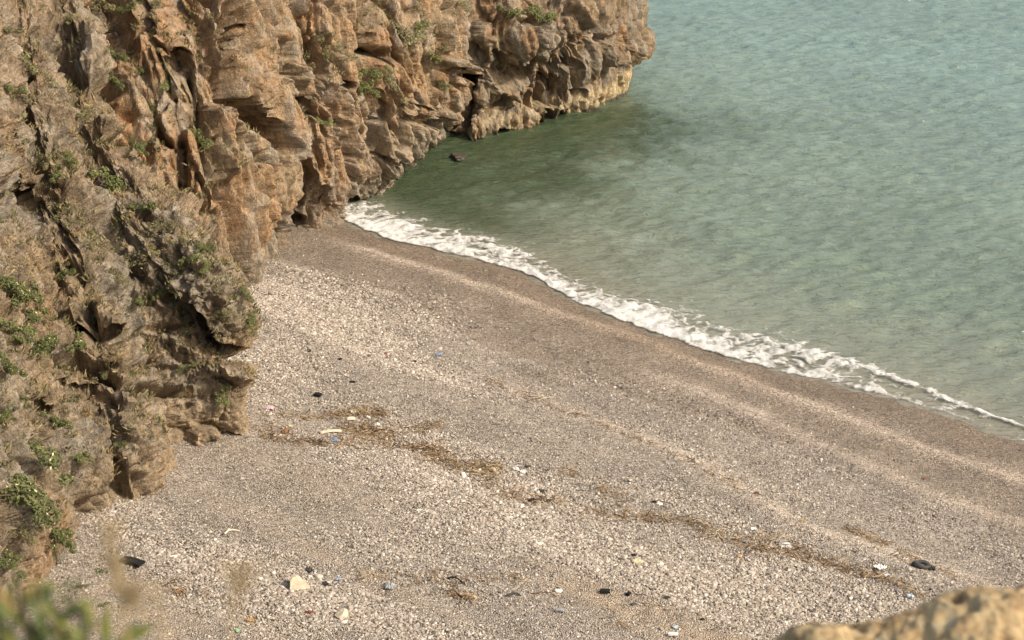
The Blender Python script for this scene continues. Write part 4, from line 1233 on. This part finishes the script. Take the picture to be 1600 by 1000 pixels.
DEBRIS = [  # x, y, shape, size px, colour, turn in degrees, name, category, label
    (207, 881, 'board', (40, 11, 4), 'black', -27, 'board', 'board', 'black weathered board lying on the shingle near the rock slope'),
    (466, 919, 'stone', (25, 18, 17), 'stone', 20, 'boulder', 'rock', 'largest pale angular boulder lying on the beach'),
    (533, 964, 'stone', (15, 12, 10), 'stone', 60, 'boulder', 'rock', 'tan boulder with a dark gap at its side, below the largest boulder'),
    (538, 973, 'stone', (9, 5, 4), 'whitestone', 0, 'stone', 'stone', 'flat whitish stone touching the tan boulder'),
    (610, 918, 'sheet', (24, 12, 6), 'grey', 10, 'plastic_sheet', 'plastic', 'crumpled grey plastic sheet right of the boulders'),
    (1439, 886, 'tyre', 16, 'charcoal', 15, 'tyre', 'tyre', 'collapsed dark rubber tyre lying on the tide line near the foreground rock'),
    (1456, 890, 'sheet', (14, 8, 4), 'charcoal', -20, 'rubber_flap', 'rubber', 'small dark rubber flap beside the collapsed tyre'),
    (517, 677, 'board', (38, 4, 2), 'cream', 12, 'board', 'board', 'long pale wooden lath lying in the reed wrack'),
    (523, 689, 'sheet', (16, 10, 4), 'blue', 20, 'plastic_bag', 'plastic', 'blue plastic bag below the pale lath in the wrack'),
    (421, 640, 'sheet', (24, 8, 5), 'pink', 0, 'plastic_bag', 'plastic', 'pink plastic bag beside the foot of the near rock'),
    (497, 620, 'board', (13, 6, 4), 'black', -20, 'wood_block', 'wood', 'black wood block on the shingle above the wrack heap'),
    (550, 598, 'stone', (6, 3, 2.5), 'black', 0, 'charred_wood', 'wood', 'small black charred lump right above the other black block'),
    (532, 562, 'stone', (5, 3, 2.5), 'black', 30, 'charred_wood', 'wood', 'small black lump below the upper pebble field'),
    (484, 549, 'stone', (3.5, 3, 2.5), 'black', 30, 'charred_wood', 'wood', 'tiny black lump farthest left among the upper pebbles'),
    (602, 554, 'sheet', (7, 5, 2), 'red', 0, 'plastic_scrap', 'plastic', 'dark red plastic scrap on the upper pebbles'),
    (648, 566, 'stone', (5, 3, 2.5), 'black', 0, 'charred_wood', 'wood', 'small black lump left of the upper blue scrap'),
    (686, 556, 'sheet', (13, 7, 4), 'blue', -20, 'plastic_scrap', 'plastic', 'blue plastic scrap on the upper beach, far from the wrack'),
    (945, 927, 'board', (16, 6, 4), 'black', -3, 'wood_block', 'wood', 'rectangular black block at the edge of the sandy patch'),
    (982, 931, 'board', (9, 4, 4), 'black', 60, 'wood_block', 'wood', 'short black stub right of the rectangular black block'),
    (989, 945, 'stone', (7, 4, 2.5), 'charcoal', 10, 'stone', 'stone', 'dark grey flat stone below the short black stub'),
    (1042, 936, 'sheet', (12, 6, 3), 'charcoal', 0, 'rubber_scrap', 'rubber', 'dark torn scrap among coarse pebbles left of the foreground rock'),
    (1097, 969, 'stone', (6, 3, 2.5), 'black', -10, 'charred_wood', 'wood', 'black lump lowest before the foreground rock'),
    (1021, 785, 'stone', (6, 3.5, 3), 'black', 0, 'charred_wood', 'wood', 'black lump beside a white stone above the wrack'),
    (1031, 788, 'stone', (7, 3, 2.5), 'whitestone', 0, 'stone', 'stone', 'white stone beside the black lump above the wrack'),
    (997, 879, 'sheet', (22, 9, 2), 'yellow', -28, 'plastic_sheet', 'plastic', 'pale yellow plastic sheet on the coarse pebbles'),
    (990, 869, 'sheet', (11, 4, 2), 'black', -15, 'rubber_scrap', 'rubber', 'black scrap just above the pale yellow sheet'),
    (1156, 871, 'stone', (4.5, 4.5, 4), 'orange', 0, 'float', 'float', 'round orange fishing float below the wrack line'),
    (1227, 856, 'board', (18, 8, 4), 'white', 12, 'foam_block', 'foam', 'white foam slab lying in the wrack line'),
    (1219, 849, 'board', (16, 5, 3), 'grey', 5, 'foam_block', 'foam', 'grey slab behind the white foam slab in the wrack'),
    (1177, 829, 'bottle', (11, 3), 'white', 10, 'plastic_bottle', 'bottle', 'white plastic bottle above the wrack, left of the foam slab'),
    (1164, 848, 'sheet', (13, 7, 3), 'grey', 20, 'plastic_scrap', 'plastic', 'grey plastic scrap in the wrack below the white bottle'),
    (1375, 889, 'sheet', (24, 8, 4), 'white', -8, 'plastic_sheet', 'plastic', 'long white plastic sheet left of the collapsed tyre'),
    (1386, 901, 'sheet', (13, 7, 3), 'white', -20, 'plastic_scrap', 'plastic', 'smaller white scrap just under the long white sheet'),
    (1423, 935, 'bottle', (14, 3.5), 'paleblue', -25, 'plastic_bottle', 'bottle', 'pale blue bottle at the lower end of the wrack line'),
    (1399, 867, 'sheet', (14, 6, 3), 'white', -20, 'plastic_scrap', 'plastic', 'white scrap on the pale ridge above the long white sheet'),
    (1418, 875, 'stone', (4, 3, 2.5), 'white', 0, 'stone', 'stone', 'little white stone just left of the collapsed tyre'),
    (1184, 774, 'branch', (16, 2.0), 'brown', -25, 'driftwood', 'driftwood', 'dark driftwood twig on the pale tide ridge'),
    (1447, 749, 'branch', (12, 2.2), 'brown', 20, 'driftwood', 'driftwood', 'brown driftwood bit alone on the fine gravel near the surf'),
    (754, 728, 'stone', (5, 4, 4), 'black', 0, 'charred_wood', 'wood', 'black round lump in the middle of the thick wrack'),
    (832, 784, 'branch', (14, 3), 'black', 20, 'driftwood', 'driftwood', 'black driftwood tangle in the lower wrack heap'),
    (846, 769, 'sheet', (13, 6, 3), 'charcoal', 15, 'rubber_scrap', 'rubber', 'dark grey scrap above the black driftwood tangle'),
    (806, 734, 'sheet', (12, 6, 4), 'white', 0, 'plastic_scrap', 'plastic', 'white plastic scrap right of the thick wrack, left one'),
    (818, 739, 'sheet', (12, 7, 4), 'white', -20, 'plastic_scrap', 'plastic', 'white plastic scrap right of the thick wrack, lower right one'),
    (824, 731, 'sheet', (12, 5, 3), 'charcoal', -20, 'rubber_scrap', 'rubber', 'dark scrap beside the two white plastic scraps'),
    (770, 737, 'sheet', (8, 8, 6), 'cream', 60, 'cardboard_scrap', 'cardboard', 'cream flap sticking up at the end of the thick wrack'),
    (430, 681, 'stone', (4, 3.5, 3), 'white', 0, 'stone', 'stone', 'white stone at the rock foot, left of a pair'),
    (438, 681, 'stone', (4, 3.5, 3), 'white', 40, 'stone', 'stone', 'white stone at the rock foot, right of a pair'),
    (446, 677, 'sheet', (16, 8, 5), 'rust', -40, 'rusty_sheet', 'metal', 'bent rusty sheet right of the pair of white stones'),
    (454, 667, 'sheet', (9, 4, 2), 'yellow', 0, 'plastic_scrap', 'plastic', 'small yellow scrap above the rusty sheet'),
    (551, 647, 'sheet', (10, 7, 6), 'cream', 40, 'cardboard_scrap', 'cardboard', 'cream scrap standing in the upper wrack heap'),
    (549, 657, 'board', (15, 5, 3), 'cream', 5, 'foam_block', 'foam', 'cream slab just below the upper wrack heap'),
    (576, 655, 'bottle', (10, 2.5), 'white', -50, 'plastic_bottle', 'bottle', 'white bottle under the upper wrack heap'),
    (590, 664, 'stone', (5, 3.5, 3), 'white', 0, 'stone', 'stone', 'white lump right of the cream slab in the wrack'),
    (557, 669, 'sheet', (10, 8, 4), 'cream', 0, 'cardboard_scrap', 'cardboard', 'cream scrap between the two wrack heaps'),
    (280, 927, 'sheet', (12, 6, 2), 'rust', -10, 'rusty_sheet', 'metal', 'small rust brown scrap below the black board'),
    (392, 971, 'sheet', (20, 8, 4), 'orange', -25, 'plastic_scrap', 'plastic', 'orange brown scrap on the shingle at the bottom edge'),
    (372, 987, 'sheet', (9, 7, 3), 'green', -30, 'plastic_scrap', 'plastic', 'light green plastic scrap at the bottom edge'),
    (271, 870, 'stone', (9, 6, 3), 'whitestone', 0, 'stone', 'stone', 'flat white stone right of the black board'),
    (361, 833, 'branch', (26, 1.8), 'cream', 32, 'driftwood', 'driftwood', 'bleached white stick on the shingle above the largest boulder'),
    (483, 959, 'sheet', (15, 6, 4), 'red', -25, 'plastic_scrap', 'plastic', 'red and black scrap left of the tan boulder'),
    (529, 908, 'bottle', (9, 3), 'blue', 0, 'drink_can', 'can', 'small dark blue can right of the largest boulder'),
    (509, 914, 'sheet', (15, 5, 3), 'charcoal', -40, 'rubber_scrap', 'rubber', 'dark scrap between the largest boulder and the blue can'),
    (482, 893, 'sheet', (14, 8, 4), 'charcoal', 30, 'plastic_scrap', 'plastic', 'dark grey scrap above the largest boulder'),
    (1056, 982, 'sheet', (10, 6, 3), 'paleblue', 0, 'plastic_scrap', 'plastic', 'pale blue scrap in the sand at the bottom edge'),
    (1052, 994, 'board', (16, 6, 3), 'white', -10, 'foam_block', 'foam', 'white foam piece in the sand below the pale blue scrap'),
    (712, 908, 'branch', (30, 1.8), 'black', -20, 'driftwood', 'driftwood', 'curved black stick on the pebbles right of the grey sheet'),
    (848, 931, 'branch', (48, 1.2), 'brown', -22, 'driftwood', 'driftwood', 'longest thin dark stick left of the rectangular black block'),
    (803, 932, 'branch', (24, 2.4), 'charcoal', -5, 'driftwood', 'driftwood', 'short thick dark stick left of the longest thin stick'),
    (731, 933, 'board', (26, 4, 2), 'wood', -18, 'board', 'board', 'brown splintered board below the curved black stick'),
    (873, 924, 'stone', (7, 5, 4), 'whitestone', 0, 'stone', 'stone', 'whitish stone above the end of the longest thin stick'),
    (842, 962, 'stone', (6, 4, 3.5), 'grey', 0, 'stone', 'stone', 'grey stone on the pebbles below the longest thin stick'),
    (875, 956, 'board', (14, 5, 2.5), 'grey', -15, 'board', 'board', 'greyish board piece in the sand right of the grey stone'),
    (1254, 815, 'sheet', (9, 4, 1.5), 'orange', -10, 'plastic_scrap', 'plastic', 'orange scrap on the fine gravel above the pale ridge'),
]
for k, (px, py, shp, sz, colr, ang, nm, cat, label) in enumerate(DEBRIS):
    rng = np.random.default_rng(300 + k)
    sz = sz * .9 if shp == 'tyre' else tuple(q * (.8 if shp == 'sheet' else .92) for q in sz)
    P = ground_rel(px, py); m_ = float((P - CAMP) @ FWD) / FPX
    if shp == 'stone': V, F = shape_stone(rng, np.array(sz) * m_); lift = sz[2] * m_ * .45
    elif shp == 'board': V, F = shape_board(rng, sz[0] * m_, sz[1] * m_ * 1.6, max(sz[2] * m_, .035)); lift = max(sz[2] * m_, .035) * .7 + .02
    elif shp == 'sheet': V, F = shape_sheet(rng, sz[0] * m_, sz[1] * m_ * 1.9, sz[2] * m_ * .8); lift = .03
    elif shp == 'branch': V, F = shape_branch(rng, sz[0] * m_, max(sz[1] * m_, .012)); lift = .05
    elif shp == 'bottle': V, F = shape_bottle(rng, sz[0] * m_, sz[1] * m_); lift = .01
    else: V, F = shape_tyre(rng, sz * m_); lift = .0
    o = mesh_obj(nm, V, F, DM[colr], smooth=shp not in ('stone', 'board'))
    o.location = P + np.array((0, 0, lift)); o.rotation_euler = (0, 0, math.radians(ang))
    tag(o, label, cat)

# dark rock awash under the overhang
rng = np.random.default_rng(77)
for px, py, dims, label in ((718, 246, (.42, .3, .2), 'dark wet rock awash in the sea under the cliff overhang'),):
    V, F = shape_stone(rng, (1, 1, 1), 4, 5)
    V = V * (1 + .25 * fbm(V * 1.6 + 9, 4))[:, None] * np.array(dims)
    P = on_z(px, py, 0.1)
    o = mesh_obj('sea_rock', V, F, DM['darkrock'], smooth=False); o.location = P
    tag(o, label, 'rock')

# ------------------------------------------------------------------ where the photographer stands
hx = np.arange(-26, 30, .35); hy = np.concatenate([np.arange(-14, 36, .35)])
HX, HY = np.meshgrid(hx, hy, indexing='ij'); hp = np.column_stack([HX.ravel(), HY.ravel(), 0 * HX.ravel()])
hz = np.where(hp[:, 1] < 0, 23.3 - .10 * hp[:, 1], np.where(hp[:, 1] < 5, 23.3 - .40 * hp[:, 1], 21.3 - .78 * (hp[:, 1] - 5)))
hz = hz + .35 * fbm(hp * .35, 4) * sstep(3, 9, np.abs(hp[:, 1]) + np.abs(hp[:, 0])) - .25
hp[:, 2] = hz
hill = mesh_obj('hillside', hp, grid_faces(len(hx), len(hy)), M_ROCK)
tn_ = lerp(np.broadcast_to(TAN, (len(hp), 3)), SOIL, np.clip(.5 + fbm(hp * .8, 3), 0, 1)); add_attr(hill, 'tone', tn_, 'FLOAT_COLOR')
tag(hill, 'stony hillside under the viewpoint', kind='structure')

# blurred rock at the lower right
top = [(1170, 1080), (1225, 1035), (1255, 1008), (1295, 998), (1335, 1010), (1400, 996), (1450, 986), (1495, 958), (1535, 948), (1600, 946), (1700, 942), (1800, 950), (1900, 1030)]
tx = np.array([q[0] for q in top], float); ty = np.array([q[1] for q in top], float)
YR = 4.9
nu_, nv_ = 220, 120
us = np.linspace(tx[0], tx[-1], nu_)
V = []
for u in us:
    T_ = on_y(u, np.interp(u, tx, ty), YR)
    for j in range(nv_):
        a = math.pi * (j / (nv_ - 1)) * 1.25 - .35
        R_ = .38
        V.append((T_[0], YR - R_ * math.cos(a) * 1.1, T_[2] - R_ * 1.35 + R_ * 1.35 * math.sin(a)))
V = np.array(V); Gq = V.reshape(nu_, nv_, 3); Nq = grid_normals(Gq)
if Nq[..., 2].mean() < 0: Nq = -Nq
f1, e1 = facet(V * 7.0, .9, .4)
dq = .02 * f1 + .02 * fbm(V * 11, 5, .65) - .012 * np.exp(-e1 / .15) - .02
Gq = Gq + Nq * soften(dq, (nu_, nv_), 1)[..., None]
M_FROCK = NT('foreground_rock', .9, .2)
cc = M_FROCK.ramp(M_FROCK.noise(13, 7, .7), [(.32, (.10, .065, .04)), (.42, (.30, .20, .10)), (.55, (.44, .33, .18)), (.66, (.40, .33, .23)), (.8, (.58, .50, .36))])
M_FROCK.base(cc); M_FROCK.normal(M_FROCK.bump(M_FROCK.noise(40, 6, .7), .008, .8))
fr = mesh_obj('foreground_rock', Gq.reshape(-1, 3), grid_faces(nu_, nv_), M_FROCK.m)
tag(fr, 'out of focus ochre rock in the lower right foreground', 'rock')

# blurred leafy bush and grass stalks at the lower left
M_FLEAF = leaf_material('foreground_leaf', [(0.0, (.03, .045, .015)), (0.4, (.075, .10, .028)), (0.7, (.15, .165, .04)), (0.88, (.30, .25, .05)), (1.0, (.24, .17, .06))])
def big_leaves(centres, dirs, size, rng, tones):
    V, F, T = [], [], []
    for c, d, s_, t_ in zip(centres, dirs, size, tones):
        d = unit(d); w = unit(np.cross(d, rng.normal(size=3))); n_ = np.cross(d, w); k = len(V)
        for (a, b, h) in ((0, 0, 0), (.3, .12, .04), (.65, .10, .04), (1, 0, -.03), (.65, -.10, .04), (.3, -.12, .04)):
            V.append(c + d * a * s_ + w * b * s_ + n_ * h * s_)
        F += [(k, k + 1, k + 2, k + 3), (k, k + 3, k + 4, k + 5)]; T += [t_] * 6
    return np.array(V), np.array(F), np.array(T)
rng = np.random.default_rng(5)
YB = 2.1
e = bpy.data.objects.new('leafy_bush', None); COL.objects.link(e); root = np.array((-.58, YB, 22.35)); e.location = root
cs, ds, sz_, tn_ = [], [], [], []
stems = []
def sprig(px, py, Y, nleaf, spread, tone):
    tip = on_y(px, py + 8, Y)
    base_ = root + np.array((rng.normal() * .05, rng.normal() * .05, 0))
    t = np.linspace(0, 1, 7)[:, None]
    path = base_ + (tip - base_) * t + np.array((0, 0, .06)) * np.sin(t * math.pi) + rng.normal(size=(7, 3)) * .004
    stems.append(path - root)
    for q in range(nleaf):
        u = rng.uniform(.55, 1.0)
        p = base_ + (tip - base_) * u + rng.normal(size=3) * spread
        cs.append(p - root); ds.append(unit(tip - base_) + rng.normal(size=3) * .8); sz_.append(rng.uniform(.028, .05)); tn_.append(np.clip(tone + rng.normal() * .18, 0, 1))
for (px, py, nl, tone) in [(-10, 905, 26, .45), (25, 925, 22, .5), (55, 905, 14, .45), (40, 950, 26, .5), (75, 930, 14, .6), (10, 960, 30, .45), (70, 965, 26, .4), (105, 945, 14, .2), (95, 985, 24, .3), (45, 990, 30, .45), (0, 1010, 30, .4),
                           (75, 1020, 30, .4), (118, 925, 6, .1), (35, 915, 5, .75), (-40, 930, 25, .5), (-60, 980, 30, .5), (125, 975, 7, .2), (5, 935, 20, .7)]:
    sprig(px, py, YB + rng.normal() * .12, nl * 4, .022, tone - .08)
V, F, T = big_leaves(cs, ds, sz_, rng, tn_)
o = mesh_obj('foliage', V, F, M_FLEAF, parent=e, smooth=False); add_attr(o, 'leaf', T)
me = tubes_mesh('stem', M_BARK, rng, stems, .004); o = bpy.data.objects.new('stem', me); COL.objects.link(o); o.parent = e
tag(e, 'out of focus green and yellow leafy bush in the lower left foreground', 'bush')
# one young shoot with yellow green leaves
e = bpy.data.objects.new('leafy_shoot', None); COL.objects.link(e); root = on_y(200, 1130, YB); root[2] = 22.15; e.location = root
cs, ds, sz_, tn_ = [], [], [], []
for px, py, dx, dz, t_ in [(146, 992, -.1, .8, .82), (160, 1000, .2, .9, .7), (178, 1005, .8, .5, .62), (172, 1010, .9, .3, .6), (185, 1012, .9, .6, .58), (190, 1000, .7, .3, .66), (150, 1015, -.6, .5, .7), (165, 1020, .1, .9, .6)]:
    p = on_y(px, py, YB); cs.append(p - root); ds.append(np.array((dx, .1, dz))); sz_.append(.05); tn_.append(t_)
V, F, T = big_leaves(cs, ds, sz_, rng, tn_)
o = mesh_obj('foliage', V, F, M_FLEAF, parent=e, smooth=False); add_attr(o, 'leaf', T)
t = np.linspace(0, 1, 6)[:, None]
me = tubes_mesh('stem', M_BARK, rng, [t * (on_y(168, 1000, YB) - root)], .003); o = bpy.data.objects.new('stem', me); COL.objects.link(o); o.parent = e
tag(e, 'blurred yellow green shoot right of the foreground bush', 'plant')
# dry stalks
for pts, wd, label in (([(215, 1130), (198, 1000), (182, 930), (172, 845)], .0026, 'tall blurred straw stalk in front of the black board'),
                       ([(300, 1130), (262, 1040), (228, 975), (206, 935)], .0016, 'leaning blurred straw stalk right of the tall one'),
                       ([(352, 1150), (362, 1040), (374, 960), (378, 905)], .0016, 'faint blurred straw stalk farthest right in the foreground')):
    P3 = np.array([on_y(px, py, 1.75) for px, py in pts]); P3[0][2] = min(P3[0][2], 22.5)
    q = catmull(P3, [6] * 3)
    e = bpy.data.objects.new('grass_stalk', None); COL.objects.link(e); e.location = P3[0]
    st = [q - P3[0]]
    me = tubes_mesh('stem', M_STRAW, rng, st, wd, 4, [.7]); o = bpy.data.objects.new('stem', me); COL.objects.link(o); o.parent = e
    heads = []
    for k in range(26):
        b = q[-1 - k % 4] - P3[0]; heads.append(np.array([b, b + rng.normal(size=3) * .004 + np.array((rng.normal() * .008, 0, .012)), b + np.array((rng.normal() * .016, rng.normal() * .01, .022))]))
    me = tubes_mesh('seed_head', M_STRAW, rng, heads, .0011, 3, [.6] * 26); o = bpy.data.objects.new('seed_head', me); COL.objects.link(o); o.parent = e
    tag(e, label, 'grass', 'dry grass stalks in the foreground')
